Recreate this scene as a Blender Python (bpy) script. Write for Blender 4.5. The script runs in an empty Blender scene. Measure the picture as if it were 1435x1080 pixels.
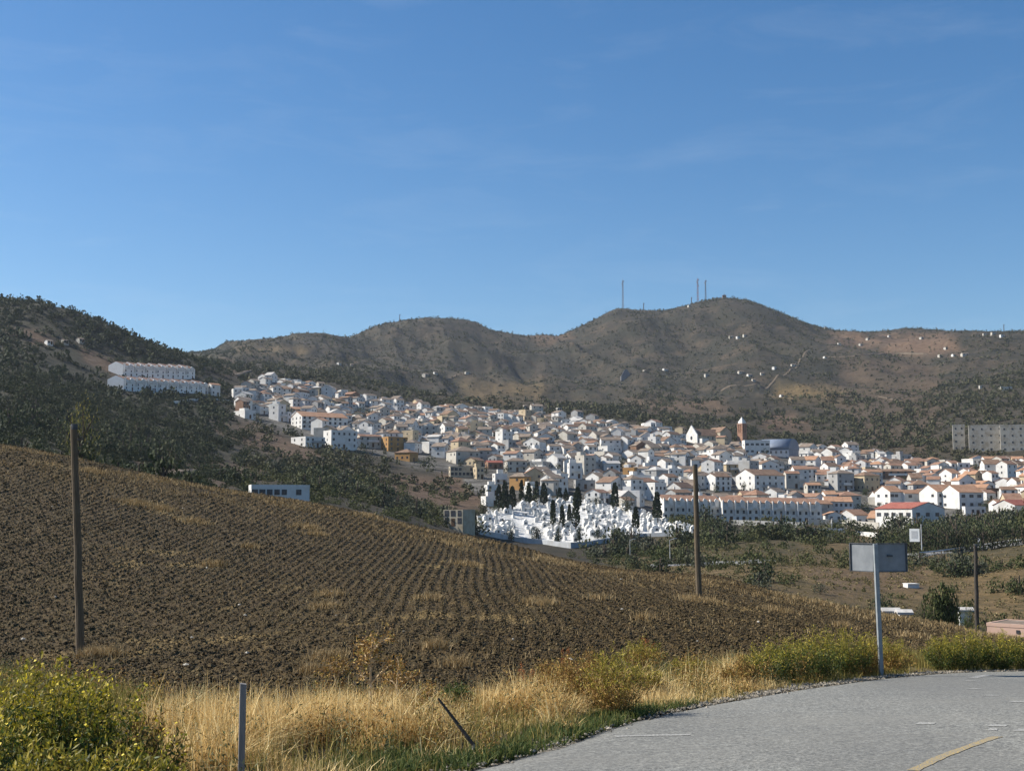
SUN_E, SKY_S, SKY_DUST, SKY_OZONE, SKY_SAT, EXPO, HAZE_D = 5.0, .078, .5, 3.0, 1.31, 0.72, .00005
FUR_P, FUR_A = .42, .030
import bpy, math, random
import numpy as np
random.seed(7)
rng = np.random.default_rng(11)
R = math.radians
scn = bpy.context.scene
COL = scn.collection

# ------------------------------------------------------------------ camera model
F, CX, CY = 1732.0, 717.5, 540.0          # the photograph's pixel frame (1435 x 1080)
CAMZ = 1.7
PITCH = math.atan(180 / F)
SP, CP = math.sin(PITCH), math.cos(PITCH)

def az_of(px, py=700.0):
    return np.arctan2((np.asarray(px, float) - CX) / F, CP - SP * (CY - np.asarray(py, float)) / F)
def t_of(az, py):                          # tangent of the elevation seen at image height py along azimuth az
    k = (CY - np.asarray(py, float)) / F
    ca = np.cos(az)
    return (k * CP * ca + SP * ca) / (CP - k * SP)
def px_of(x, y, z):
    f = CP * y + SP * (z - CAMZ)
    u = -SP * y + CP * (z - CAMZ)
    return CX + F * x / f, CY - F * u / f

# ------------------------------------------------------------------ numpy noise
def _h(xi, yi, s):
    h = (xi.astype(np.int64) * 374761393 + yi.astype(np.int64) * 668265263 + s * 974711) & 0xffffffff
    h = ((h ^ (h >> 13)) * 1274126177) & 0xffffffff
    h = ((h ^ (h >> 15)) * 2246822519) & 0xffffffff
    return ((h ^ (h >> 16)) & 0xffff) / 65535.0
def vnoise(x, y, s=0):
    x = np.asarray(x, float); y = np.asarray(y, float)
    xi = np.floor(x); yi = np.floor(y)
    fx = x - xi; fy = y - yi
    fx = fx * fx * (3 - 2 * fx); fy = fy * fy * (3 - 2 * fy)
    a = _h(xi, yi, s); b = _h(xi + 1, yi, s); c = _h(xi, yi + 1, s); d = _h(xi + 1, yi + 1, s)
    return (a * (1 - fx) + b * fx) * (1 - fy) + (c * (1 - fx) + d * fx) * fy
def fbm(x, y, n=4, s=0):
    o = 0; a = .5; w = 0
    for i in range(n):
        o = o + a * vnoise(x, y, s + 17 * i); w += a; a *= .5; x = x * 2.03 + 5.2; y = y * 2.03 + 1.7
    return o / w
def sstep(a, b, v):
    t = np.clip((np.asarray(v, float) - a) / (b - a), 0, 1)
    return t * t * (3 - 2 * t)

def pchip(xs, ys, q):
    xs = np.asarray(xs, float); ys = np.asarray(ys, float); q = np.asarray(q, float)
    h = np.diff(xs); d = np.diff(ys) / h
    m = np.zeros_like(ys)
    for i in range(1, len(xs) - 1):
        if d[i - 1] * d[i] > 0:
            w1 = 2 * h[i] + h[i - 1]; w2 = h[i] + 2 * h[i - 1]
            m[i] = (w1 + w2) / (w1 / d[i - 1] + w2 / d[i])
    m[0] = d[0]; m[-1] = d[-1]
    q = np.clip(q, xs[0], xs[-1])
    k = np.clip(np.searchsorted(xs, q, side='right') - 1, 0, len(xs) - 2)
    t = (q - xs[k]) / h[k]
    return ((2 * t ** 3 - 3 * t ** 2 + 1) * ys[k] + (t ** 3 - 2 * t ** 2 + t) * h[k] * m[k]
            + (-2 * t ** 3 + 3 * t ** 2) * ys[k + 1] + (t ** 3 - t ** 2) * h[k] * m[k + 1])

# ------------------------------------------------------------------ the lie of the land
# for a ring of ground at distance r: at which image height it lies along the columns px
COLS = [-700, -300, 0, 150, 260, 340, 450, 560, 650, 750, 850, 950, 1050, 1150, 1250, 1350, 1435, 1800, 2300]
ROWS = {
 12:  [(-700, 1060), (0, 1050), (500, 1046), (800, 1037), (1435, 1035), (2300, 1035)],
 16:  [(-700, 1000), (0, 992), (500, 988), (800, 985), (1435, 982), (2300, 980)],
 22:  [(-700, 955), (0, 955), (400, 946), (700, 940), (1000, 942), (1235, 948), (1435, 951), (2300, 955)],
 30:  [(-700, 915), (0, 915), (300, 903), (600, 884), (900, 884), (1050, 892), (1235, 914), (1435, 922), (2300, 930)],
 42:  [(-700, 830), (0, 840), (300, 845), (600, 838), (900, 848), (1050, 862), (1235, 889), (1435, 906), (2300, 915)],
 56:  [(-700, 720), (0, 762), (300, 785), (600, 800), (900, 826), (1000, 834), (1050, 842), (1235, 872), (1435, 898), (2300, 910)],
 72:  [(-700, 630), (0, 692), (300, 730), (600, 768), (750, 790), (900, 808), (1000, 815), (1050, 823), (1150, 843), (1250, 863), (1330, 875), (1380, 889), (1435, 894), (1700, 902), (2300, 910)],
 95:  [(-700, 560), (-200, 596), (0, 622), (100, 640), (200, 662), (300, 682), (400, 697), (500, 716), (600, 740), (700, 758), (800, 784), (900, 800), (1000, 806), (1050, 819), (1150, 851), (1250, 873), (1350, 890), (1435, 904), (2300, 925)],
}
FAR_R = [120, 150, 200, 260, 330, 400, 480, 560, 650, 750, 870, 1000, 1200, 1500, 1800, 2060, 2500, 3300]
FAR = {
 -700: [590, 640, 650, 640, 615, 590, 560, 535, 505, 475, 436, 450, 480, 470, 470, 470, 490, 520],
 -300: [610, 660, 660, 642, 615, 590, 560, 535, 508, 478, 436, 450, 480, 480, 480, 480, 500, 520],
 0:    [640, 690, 668, 642, 615, 590, 560, 535, 510, 480, 436, 452, 490, 500, 490, 490, 510, 530],
 150:  [668, 705, 680, 660, 642, 624, 602, 580, 556, 520, 476, 488, 512, 520, 500, 492, 510, 530],
 260:  [690, 720, 700, 682, 664, 648, 630, 610, 583, 550, 520, 514, 513, 512, 500, 494, 510, 530],
 340:  [702, 728, 712, 696, 682, 668, 650, 627, 600, 570, 543, 530, 520, 506, 490, 482, 500, 530],
 450:  [720, 738, 728, 714, 695, 677, 660, 640, 618, 592, 562, 544, 527, 508, 488, 478, 500, 530],
 560:  [745, 758, 750, 738, 722, 705, 685, 660, 632, 604, 582, 568, 550, 523, 488, 452, 480, 520],
 650:  [762, 775, 772, 764, 752, 730, 700, 670, 640, 610, 588, 576, 558, 528, 488, 449, 480, 520],
 750:  [785, 800, 795, 787, 778, 759, 703, 672, 643, 614, 594, 582, 566, 540, 505, 470, 490, 520],
 850:  [805, 815, 805, 794, 784, 760, 713, 682, 652, 622, 602, 589, 571, 540, 495, 446, 480, 520],
 950:  [816, 820, 805, 787, 770, 753, 726, 690, 657, 632, 612, 598, 577, 545, 500, 440, 480, 520],
 1050: [836, 830, 803, 780, 761, 746, 729, 697, 664, 639, 618, 602, 577, 535, 478, 421, 470, 520],
 1150: [862, 848, 812, 785, 765, 749, 733, 705, 674, 647, 625, 605, 575, 530, 485, 452, 480, 520],
 1250: [884, 868, 823, 790, 767, 751, 736, 710, 680, 653, 626, 601, 566, 525, 490, 462, 490, 520],
 1350: [902, 882, 828, 788, 762, 746, 731, 707, 677, 647, 615, 590, 555, 518, 485, 463, 490, 520],
 1435: [912, 885, 824, 779, 752, 736, 721, 702, 672, 642, 610, 585, 550, 515, 482, 465, 490, 520],
 1800: [930, 890, 820, 770, 740, 720, 700, 680, 650, 620, 590, 565, 535, 505, 480, 465, 490, 520],
 2300: [930, 890, 820, 770, 740, 720, 700, 680, 650, 620, 590, 565, 535, 505, 480, 465, 490, 520],
}
for i, r in enumerate(FAR_R):
    ROWS[r] = [(c, FAR[c][i]) for c in COLS]
ROWS[870] = [(-700, 425), (-300, 425), (0, 434), (40, 436), (85, 446), (130, 462), (180, 486), (225, 503), (262, 514), (340, 543)] + [(c, FAR[c][10]) for c in COLS if c > 340]
ROWS[2060] = [(-700, 470), (-300, 480), (0, 490), (200, 493), (262, 494), (300, 489), (340, 482), (390, 484), (440, 484), (490, 470), (530, 457), (580, 449), (620, 447), (650, 450), (700, 466), (745, 471), (780, 470),
              (800, 464), (835, 450), (870, 437), (905, 438), (930, 440), (960, 432), (990, 421), (1015, 416), (1050, 421), (1085, 431), (1130, 450), (1170, 462), (1230, 466), (1280, 461), (1340, 465), (1435, 466), (1800, 465), (2300, 465)]
ROWS[115] = None; del ROWS[115]

RS = sorted(ROWS)
AZ0, AZ1, NA = R(-62), R(62), 2200
AZ = np.linspace(AZ0, AZ1, NA)
LR0, LR1, NR = math.log(1.2), math.log(3300), 900
LR = np.linspace(LR0, LR1, NR)
PXA = CX + F * np.tan(np.clip(AZ, R(-50), R(50))) * (CP - SP * (CY - 700) / F)
node_t = []
for r in RS:
    pts = ROWS[r]
    py = pchip([p[0] for p in pts], [p[1] for p in pts], PXA)
    node_t.append(t_of(np.clip(AZ, R(-30), R(34)), py))
zs_near = [(1.2, 0.0), (5, -.12), (8, -.25)]
nt = np.array([np.full(NA, (z - CAMZ) / r) for r, z in zs_near] + node_t)      # rows x az
nr = np.log(np.array([r for r, _ in zs_near] + RS))
# vectorised pchip along r for every azimuth
hh = np.diff(nr)[:, None]; dd = np.diff(nt, axis=0) / hh
mm = np.zeros_like(nt)
w1 = 2 * hh[1:] + hh[:-1]; w2 = hh[1:] + 2 * hh[:-1]
with np.errstate(divide='ignore', invalid='ignore'):
    hm = (w1 + w2) / (w1 / dd[:-1] + w2 / dd[1:])
mm[1:-1] = np.where(dd[:-1] * dd[1:] > 0, hm, 0); mm[0] = dd[0]; mm[-1] = dd[-1]
kk = np.clip(np.searchsorted(nr, LR, side='right') - 1, 0, len(nr) - 2)
tt = ((LR - nr[kk]) / np.diff(nr)[kk])[:, None]
H_ = np.diff(nr)[kk][:, None]
TG = ((2 * tt ** 3 - 3 * tt ** 2 + 1) * nt[kk] + (tt ** 3 - 2 * tt ** 2 + tt) * H_ * mm[kk]
      + (-2 * tt ** 3 + 3 * tt ** 2) * nt[kk + 1] + (tt ** 3 - tt ** 2) * H_ * mm[kk + 1])
RG = np.exp(LR)[:, None]
ZG = CAMZ + TG * RG
XG = RG * np.sin(AZ)[None]; YG = RG * np.cos(AZ)[None]
# gullies and knolls of the slopes, strongest half way up, gentle near the crests and in the town
_w = sstep(200, 500, RG) * (1 - .75 * sstep(1850, 2060, RG))
_town = np.exp(-((RG - 640) / 190.0) ** 2) * sstep(330, 420, PXA)[None]
_rid = 1 - np.abs(fbm(XG / 260, YG / 330, 3, 3) * 2 - 1) * 2
ZG = ZG + _w * (1 - .85 * np.clip(_town, 0, 1)) * ((_rid - .45) * 15 * sstep(500, 1100, RG) + (fbm(XG / 90, YG / 90, 3, 9) - .5) * 7)
ZG = ZG + sstep(1000, 1500, RG) * (1 - .6 * sstep(1850, 2060, RG)) * (fbm(XG / 120 + .3 * YG / 120, YG / 400, 3, 21) - .5) * 34 + sstep(1000, 1500, RG) * (1 - .7 * sstep(1900, 2060, RG)) * (1 - np.abs(2 * fbm(XG / 70 + YG / 300, YG / 260, 4, 33) - 1) * 2 - .5) * 13
ZG = ZG + sstep(100, 130, RG) * (1 - sstep(300, 500, RG)) * (fbm(XG / 14, YG / 14, 3, 5) - .5) * 1.2

def Z(x, y):
    x = np.asarray(x, float); y = np.asarray(y, float)
    r = np.hypot(x, y); a = np.arctan2(x, y)
    u = np.clip((a - AZ0) / (AZ1 - AZ0) * (NA - 1), 0, NA - 1.001)
    v = np.clip((np.log(np.maximum(r, 1.21)) - LR0) / (LR1 - LR0) * (NR - 1), 0, NR - 1.001)
    iu = u.astype(int); iv = v.astype(int); fu = u - iu; fv = v - iv
    return ((ZG[iv, iu] * (1 - fu) + ZG[iv, iu + 1] * fu) * (1 - fv) + (ZG[iv + 1, iu] * (1 - fu) + ZG[iv + 1, iu + 1] * fu) * fv)

_rs = np.exp(np.linspace(math.log(1.3), math.log(3000), 2600))
def hit(px, py, rmin=1.3):
    """First ground point at or beyond rmin on the sight line of a photo pixel."""
    a = float(az_of(px, py)); t = float(t_of(a, py))
    rs = _rs[_rs >= rmin]
    zz = Z(rs * math.sin(a), rs * math.cos(a))
    d = CAMZ + t * rs - zz
    idx = np.nonzero(d <= 0)[0]
    k = idx[0] if len(idx) else int(np.argmin(np.abs(d)))
    if k > 0 and len(idx):
        f = d[k - 1] / (d[k - 1] - d[k] + 1e-9); r = rs[k - 1] + f * (rs[k] - rs[k - 1])
    else:
        r = rs[k]
    x, y = r * math.sin(a), r * math.cos(a)
    return x, y, float(Z(x, y)), r
def at_r(px, r, py=700.0):
    a = float(az_of(px, py)); x, y = r * math.sin(a), r * math.cos(a)
    return x, y, float(Z(x, y))

# ------------------------------------------------------------------ meshes and objects
def np_mesh(name, V, Fc, smooth=False):
    V = np.ascontiguousarray(V, np.float32); Fc = np.ascontiguousarray(Fc, np.int32)
    me = bpy.data.meshes.new(name)
    n, k = Fc.shape
    me.vertices.add(len(V)); me.vertices.foreach_set('co', V.ravel())
    me.loops.add(n * k); me.loops.foreach_set('vertex_index', Fc.ravel())
    me.polygons.add(n); me.polygons.foreach_set('loop_start', np.arange(0, n * k, k, dtype=np.int32))
    me.polygons.foreach_set('use_smooth', np.full(n, smooth, bool))
    me.update(calc_edges=True)
    return me
def link(name, me, m=None, parent=None, loc=None, rz=0):
    o = bpy.data.objects.new(name, me); COL.objects.link(o)
    if m is not None and me is not None and not me.materials: me.materials.append(m)
    if parent: o.parent = parent
    if loc is not None: o.location = loc
    if rz: o.rotation_euler = (0, 0, rz)
    return o
def grid_mesh(name, P, smooth=True):
    a, b = P.shape[:2]
    i = np.arange(a * b).reshape(a, b)
    q = np.stack([i[:-1, :-1], i[:-1, 1:], i[1:, 1:], i[1:, :-1]], -1).reshape(-1, 4)
    return np_mesh(name, P.reshape(-1, 3), q, smooth)
def thing(name, label, cat, loc, rz=0, group=None):
    o = bpy.data.objects.new(name, None); COL.objects.link(o)
    o.empty_display_size = .1
    o.location = loc; o.rotation_euler = (0, 0, rz)
    o['label'] = label; o['category'] = cat
    if group: o['group'] = group
    return o
def tag(o, label, cat, group=None):
    o['label'] = label; o['category'] = cat
    if group: o['group'] = group
    return o
def structure(o, label=None):
    o['kind'] = 'structure'
    if label: o['label'] = label
    return o
def stuff(o, label, cat):
    o['kind'] = 'stuff'; o['label'] = label; o['category'] = cat
    return o

class MB:
    """Collects shapes; build() links them as one mesh object."""
    def __init__(s): s.v = []; s.f = []
    def add(s, vs, fs):
        b = len(s.v); s.v += [tuple(v) for v in vs]; s.f += [tuple(b + i for i in f) for f in fs]; return s
    def box(s, x0, x1, y0, y1, z0, z1):
        return s.add([(x0, y0, z0), (x1, y0, z0), (x1, y1, z0), (x0, y1, z0), (x0, y0, z1), (x1, y0, z1), (x1, y1, z1), (x0, y1, z1)],
                     [(3, 2, 1, 0), (4, 5, 6, 7), (0, 1, 5, 4), (1, 2, 6, 5), (2, 3, 7, 6), (3, 0, 4, 7)])
    def tube(s, pts, rads, n=8, cap=True):
        pts = [np.array(p, float) for p in pts]; b = len(s.v); m = len(pts)
        for i, p in enumerate(pts):
            d = pts[min(i + 1, m - 1)] - pts[max(i - 1, 0)]; d = d / (np.linalg.norm(d) + 1e-9)
            up = np.array([0, 0, 1.0]) if abs(d[2]) < .9 else np.array([1.0, 0, 0])
            e1 = np.cross(d, up); e1 /= np.linalg.norm(e1); e2 = np.cross(d, e1)
            for k in range(n):
                t = 2 * math.pi * k / n
                s.v.append(tuple(p + rads[i] * (math.cos(t) * e1 + math.sin(t) * e2)))
        for i in range(m - 1):
            for k in range(n):
                s.f.append((b + i * n + k, b + i * n + (k + 1) % n, b + (i + 1) * n + (k + 1) % n, b + (i + 1) * n + k))
        if cap:
            s.f.append(tuple(b + k for k in range(n))[::-1]); s.f.append(tuple(b + (m - 1) * n + k for k in range(n)))
        return s
    def prism(s, poly, y0, y1):
        """Polygon in the xz plane drawn out along y."""
        n = len(poly)
        return s.add([(x, y0, z) for x, z in poly] + [(x, y1, z) for x, z in poly],
                     [tuple(range(n)), tuple(range(2 * n - 1, n - 1, -1))] + [(i, i + n, (i + 1) % n + n, (i + 1) % n) for i in range(n)])
    def mesh(s, name):
        me = bpy.data.meshes.new(name); me.from_pydata(s.v, [], s.f); me.update()
        import bmesh
        bm = bmesh.new(); bm.from_mesh(me); bmesh.ops.recalc_face_normals(bm, faces=bm.faces); bm.to_mesh(me); bm.free()
        return me
    def build(s, name, m, parent=None, loc=None, rz=0): return link(name, s.mesh(name), m, parent, loc, rz)

# ------------------------------------------------------------------ materials
class NT:
    def __init__(s, m):
        s.m = m; m.use_nodes = True; s.t = m.node_tree; s.t.nodes.clear()
        s.out = s.n('ShaderNodeOutputMaterial'); s.b = s.n('ShaderNodeBsdfPrincipled')
        s.l(s.b.outputs[0], s.out.inputs['Surface'])
        s.b.inputs['Specular IOR Level'].default_value = .25
        s.pos = s.n('ShaderNodeNewGeometry')
    def n(s, t, **k):
        o = s.t.nodes.new(t)
        for a, v in k.items(): setattr(o, a, v)
        return o
    def l(s, a, b): s.t.links.new(a, b)
    def noise(s, scale, detail=4, rough=.55, vec=None, stretch=None, obj=False):
        n = s.n('ShaderNodeTexNoise'); n.inputs['Scale'].default_value = scale; n.inputs['Detail'].default_value = detail; n.inputs['Roughness'].default_value = rough
        v = vec or s.pos.outputs['Position']
        if obj: v = s.n('ShaderNodeTexCoord').outputs['Object']
        if stretch:
            mp = s.n('ShaderNodeMapping'); mp.inputs['Scale'].default_value = stretch; s.l(v, mp.inputs['Vector']); v = mp.outputs[0]
        s.l(v, n.inputs['Vector']); return n.outputs['Fac']
    def ramp(s, fac, stops):
        r = s.n('ShaderNodeValToRGB'); e = r.color_ramp.elements
        while len(e) < len(stops): e.new(.5)
        for i, (p, c) in enumerate(stops):
            e[i].position = p; e[i].color = (*c, 1) if len(c) == 3 else c
        s.l(fac, r.inputs[0]); return r.outputs[0]
    def mix(s, fac, a, b, mode='MIX'):
        n = s.n('ShaderNodeMix', data_type='RGBA', blend_type=mode)
        for i, v in ((0, fac), (6, a), (7, b)):
            if hasattr(v, 'links') or hasattr(v, 'is_linked'): s.l(v, n.inputs[i])
            else: n.inputs[i].default_value = v if i == 0 else (*v, 1)
        return n.outputs[2]
    def math(s, op, a, b=0):
        n = s.n('ShaderNodeMath', operation=op)
        for i, v in ((0, a), (1, b)):
            if hasattr(v, 'is_linked'): s.l(v, n.inputs[i])
            else: n.inputs[i].default_value = v
        return n.outputs[0]
    def attr(s, name):
        return s.n('ShaderNodeAttribute', attribute_name=name).outputs['Fac']
    def bump(s, h, strength=.5, dist=.02):
        b = s.n('ShaderNodeBump'); b.inputs['Strength'].default_value = strength; b.inputs['Distance'].default_value = dist
        s.l(h, b.inputs['Height']); s.l(b.outputs[0], s.b.inputs['Normal'])
    def color(s, c, rough=.9):
        if hasattr(c, 'is_linked'): s.l(c, s.b.inputs['Base Color'])
        else: s.b.inputs['Base Color'].default_value = (*c, 1)
        s.b.inputs['Roughness'].default_value = rough
        return s.m
def newmat(name): return NT(bpy.data.materials.new(name))
def mottled(name, a, b, scale, detail=4, rough=.9, bump=0, bdist=.02, lo=.35, hi=.65, obj=False):
    t = newmat(name); f = t.noise(scale, detail, obj=obj)
    if bump: t.bump(f, bump, bdist)
    return t.color(t.ramp(f, [(lo, a), (hi, b)]), rough)
def leafy(name, stops, rough=.8, trans=.25, noise=None):
    """Leaves that differ one from another; some light passes through them."""
    t = newmat(name)
    c = t.ramp(t.pos.outputs['Random Per Island'], stops)
    if noise:
        c = t.mix(t.ramp(t.noise(noise[0], 3), [(.38, (0, 0, 0)), (.62, (1, 1, 1))]), c, noise[1], 'MIX')
    t.color(c, rough)
    if trans:
        tr = t.n('ShaderNodeBsdfTranslucent'); t.l(c, tr.inputs['Color'])
        mx = t.n('ShaderNodeMixShader'); mx.inputs[0].default_value = trans
        t.l(t.b.outputs[0], mx.inputs[1]); t.l(tr.outputs[0], mx.inputs[2]); t.l(mx.outputs[0], t.out.inputs['Surface'])
    return t.m
# ------------------------------------------------------------------ camera, sky, sun
cam = bpy.data.objects.new('camera', bpy.data.cameras.new('camera')); COL.objects.link(cam)
cam.data.sensor_width = 36; cam.data.lens = 36 * F / 1435; cam.data.clip_start = .1; cam.data.clip_end = 20000
cam.location = (0, 0, CAMZ); cam.rotation_euler = (math.pi / 2 + PITCH, 0, 0)
scn.camera = cam
SUN_EL, SUN_AZ = R(39), R(-79)             # azimuth from +Y, positive to the right
sl = bpy.data.lights.new('sun', 'SUN'); sl.energy = SUN_E; sl.angle = R(.5); sl.color = (1, .94, .84)
so = bpy.data.objects.new('sun', sl); COL.objects.link(so)
so.rotation_euler = (math.pi / 2 - SUN_EL, 0, -SUN_AZ + math.pi)
# a sun lamp shines along its local -Z; tilted by (90 - el) about X it comes from -Y, then it is turned
so.rotation_euler = (math.pi / 2 - SUN_EL, 0, math.pi - SUN_AZ)
so.location = (-60, 20, 60)

w = bpy.data.worlds.new('World'); scn.world = w; w.use_nodes = True
nt_ = w.node_tree; nt_.nodes.clear()
wo = nt_.nodes.new('ShaderNodeOutputWorld'); bg = nt_.nodes.new('ShaderNodeBackground'); bg.inputs[1].default_value = SKY_S
sk = nt_.nodes.new('ShaderNodeTexSky'); sk.sky_type = 'NISHITA'; sk.sun_disc = False
sk.sun_elevation = SUN_EL; sk.sun_rotation = SUN_AZ; sk.altitude = 300; sk.air_density = 1.0; sk.dust_density = SKY_DUST; sk.ozone_density = SKY_OZONE
# thin wisps of cirrus
tc = nt_.nodes.new('ShaderNodeTexCoord')
mp = nt_.nodes.new('ShaderNodeMapping'); mp.inputs['Scale'].default_value = (3.2, 2.0, 15.0); mp.inputs['Rotation'].default_value = (0, R(-9), 0)
nt_.links.new(tc.outputs['Generated'], mp.inputs[0])
n1 = nt_.nodes.new('ShaderNodeTexNoise'); n1.inputs['Scale'].default_value = 2.0; n1.inputs['Detail'].default_value = 7; n1.inputs['Roughness'].default_value = .62; n1.inputs['Distortion'].default_value = .5
nt_.links.new(mp.outputs[0], n1.inputs['Vector'])
r1 = nt_.nodes.new('ShaderNodeValToRGB'); r1.color_ramp.elements[0].position = .52; r1.color_ramp.elements[1].position = .95
nt_.links.new(n1.outputs['Fac'], r1.inputs[0])
mu = nt_.nodes.new('ShaderNodeMath'); mu.operation = 'MULTIPLY'; mu.inputs[1].default_value = .12
nt_.links.new(r1.outputs[0], mu.inputs[0])
hs = nt_.nodes.new('ShaderNodeHueSaturation'); hs.inputs['Saturation'].default_value = SKY_SAT; hs.inputs['Value'].default_value = 1
nt_.links.new(sk.outputs[0], hs.inputs['Color'])
mxw = nt_.nodes.new('ShaderNodeMix'); mxw.data_type = 'RGBA'
nt_.links.new(mu.outputs[0], mxw.inputs[0]); nt_.links.new(hs.outputs[0], mxw.inputs[6]); mxw.inputs[7].default_value = (6.2, 6.8, 7.4, 1)
nt_.links.new(mxw.outputs[2], bg.inputs[0]); nt_.links.new(bg.outputs[0], wo.inputs[0])
scn.view_settings.view_transform = 'Standard'; scn.view_settings.look = 'None'; scn.view_settings.exposure = EXPO; scn.view_settings.gamma = 1

# ------------------------------------------------------------------ far ground: valley, town hill, ridge
def poly_mask(px, py, poly, soft=8):
    """Soft inside-ness of photo-plane points against a polygon."""
    px = np.asarray(px); py = np.asarray(py)
    inside = np.zeros(px.shape, bool); dmin = np.full(px.shape, 1e9)
    n = len(poly)
    for i in range(n):
        x0, y0 = poly[i]; x1, y1 = poly[(i + 1) % n]
        c = ((y0 > py) != (y1 > py))
        xi = (x1 - x0) * (py - y0) / (y1 - y0 + 1e-12) + x0
        inside ^= c & (px < xi)
        L = (x1 - x0) ** 2 + (y1 - y0) ** 2 + 1e-9
        t = np.clip(((px - x0) * (x1 - x0) + (py - y0) * (y1 - y0)) / L, 0, 1)
        dmin = np.minimum(dmin, np.hypot(px - x0 - t * (x1 - x0), py - y0 - t * (y1 - y0)))
    return np.clip(.5 + np.where(inside, dmin, -dmin) / (2 * soft), 0, 1)

TOWN = [(326, 548), (372, 537), (450, 546), (520, 562), (600, 572), (700, 578), (790, 586), (850, 598), (930, 606), (965, 620), (1075, 624), (1130, 634), (1230, 642), (1290, 655), (1435, 655), (1600, 655),
        (1600, 722), (1435, 722), (1380, 722), (1310, 738), (1230, 742), (1130, 734), (1010, 730), (930, 728), (860, 712), (800, 690), (700, 700), (660, 690), (650, 664), (590, 655), (530, 640), (470, 628), (405, 606), (330, 586)]
CEM0 = [(660, 737), (690, 714), (735, 702), (790, 698), (850, 706), (900, 717), (940, 733), (975, 737), (975, 748), (905, 748), (835, 756), (800, 765), (760, 759), (715, 754), (664, 745)]
SOIL = [([(395, 600), (440, 640), (455, 660), (400, 650), (300, 600), (290, 590)], .8), ([(560, 660), (660, 668), (690, 706), (640, 725), (560, 700), (520, 675)], .9), ([(180, 640), (300, 640), (380, 668), (300, 690), (200, 665)], .7),
        ([(740, 466), (790, 466), (800, 476), (750, 480)], .8), ([(1170, 468), (1330, 468), (1360, 492), (1300, 500), (1160, 480)], 1.0), ([(1065, 592), (1110, 582), (1140, 600), (1080, 606)], 1.0),
        ([(15, 455), (50, 455), (80, 478), (40, 484)], 1.0), ([(110, 478), (165, 500), (160, 530), (110, 505)], .8), ([(300, 495), (345, 515), (330, 530), (290, 520)], .6), ([(1180, 500), (1300, 500), (1330, 560), (1300, 640), (1230, 640), (1170, 580)], .30),
        ([(880, 560), (1010, 560), (1040, 575), (900, 585)], .6), ([(1130, 790), (1300, 790), (1300, 832), (1150, 832)], .5), ([(620, 650), (680, 660), (676, 700), (640, 700)], .8)]
DRYP = [([(870, 800), (1000, 790), (1440, 780), (1440, 880), (1330, 862), (1150, 832), (1000, 806)], 1.0), ([(1085, 540), (1180, 545), (1170, 562), (1090, 566)], .9), ([(640, 535), (760, 535), (760, 560), (660, 565)], .6),
        ([(430, 485), (340, 480), (330, 495), (420, 500)], .6), ([(1120, 735), (1240, 742), (1280, 775), (1130, 775)], .7), ([(600, 560), (700, 545), (730, 570), (650, 575)], .4)]

ia = np.nonzero((AZ > R(-36)) & (AZ < R(38)))[0]; ir = np.nonzero((RG[:, 0] > 86) & (RG[:, 0] < 3300))[0]
XX = XG[np.ix_(ir, ia)]; YY = YG[np.ix_(ir, ia)]; ZZ = ZG[np.ix_(ir, ia)].copy(); RR = np.broadcast_to(RG[ir], XX.shape)
ZZ -= .5 * (1 - sstep(86, 130, RR))
PXV, PYV = px_of(XX, YY, ZZ)
wob = (fbm(XX / 30, YY / 30, 4, 31) - .5)
wob2 = (fbm(XX / 30, YY / 30, 4, 77) - .5)
qx, qy = PXV + wob * 40, PYV + wob2 * 26
vis = RR > 118
m_soil = np.zeros(XX.shape); m_dry = np.zeros(XX.shape)
for p, s in SOIL: m_soil = np.maximum(m_soil, s * poly_mask(qx, qy, p, 7) * vis)
for p, s in DRYP: m_dry = np.maximum(m_dry, s * poly_mask(qx, qy, p, 9) * vis)
m_near = sstep(520, 300, RR) * sstep(820, 880, PXV)
m_town = poly_mask(PXV + wob * 14, PYV + wob2 * 9, TOWN, 3) * ((RR > 430) & (RR < 960))
m_far = sstep(1100, 1500, RR)
m_cem = poly_mask(PXV + wob * 6, PYV + wob2 * 4, CEM0, 2) * ((RR > 370) & (RR < 520))
m_wood = np.clip(sstep(345, 300, PXV + wob * 30) * (1 - 1.3 * m_soil) * (RR > 180), 0, .85)
me = grid_mesh('hillside', np.stack([XX, YY, ZZ], -1))
for nm, a in (('soil', m_soil), ('dry', m_dry), ('town', m_town), ('far', m_far), ('paved', m_cem), ('wood', m_wood), ('near', m_near)):
    at = me.attributes.new(nm, 'FLOAT', 'POINT'); at.data.foreach_set('value', a.astype(np.float32).ravel())
t = newmat('hill_ground')
n_big = t.noise(.02, 5, .6); n_mid = t.noise(.11, 5, .65); n_fine = t.noise(.7, 4, .7)
base = t.ramp(n_mid, [(.3, (.026, .026, .014)), (.5, (.049, .040, .024)), (.7, (.086, .066, .042))])
farc = t.ramp(t.noise(.030, 10, .80), [(.37, (.014, .014, .009)), (.46, (.038, .032, .020)), (.53, (.062, .047, .030)), (.62, (.100, .073, .045))])
farc = t.mix(t.ramp(n_big, [(.42, (0, 0, 0)), (.6, (.8, .8, .8))]), farc, (.027, .027, .015))
c = t.mix(t.attr('far'), base, farc)
c = t.mix(t.math('MULTIPLY', t.attr('near'), .8), c, t.ramp(t.noise(.18, 6, .7), [(.3, (.048, .044, .018)), (.48, (.084, .068, .027)), (.6, (.132, .096, .044)), (.75, (.176, .122, .058))]))
c = t.mix(t.attr('dry'), c, t.ramp(t.noise(.25, 5, .7), [(.3, (.076, .061, .024)), (.5, (.152, .104, .044)), (.72, (.240, .162, .076))]))
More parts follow.
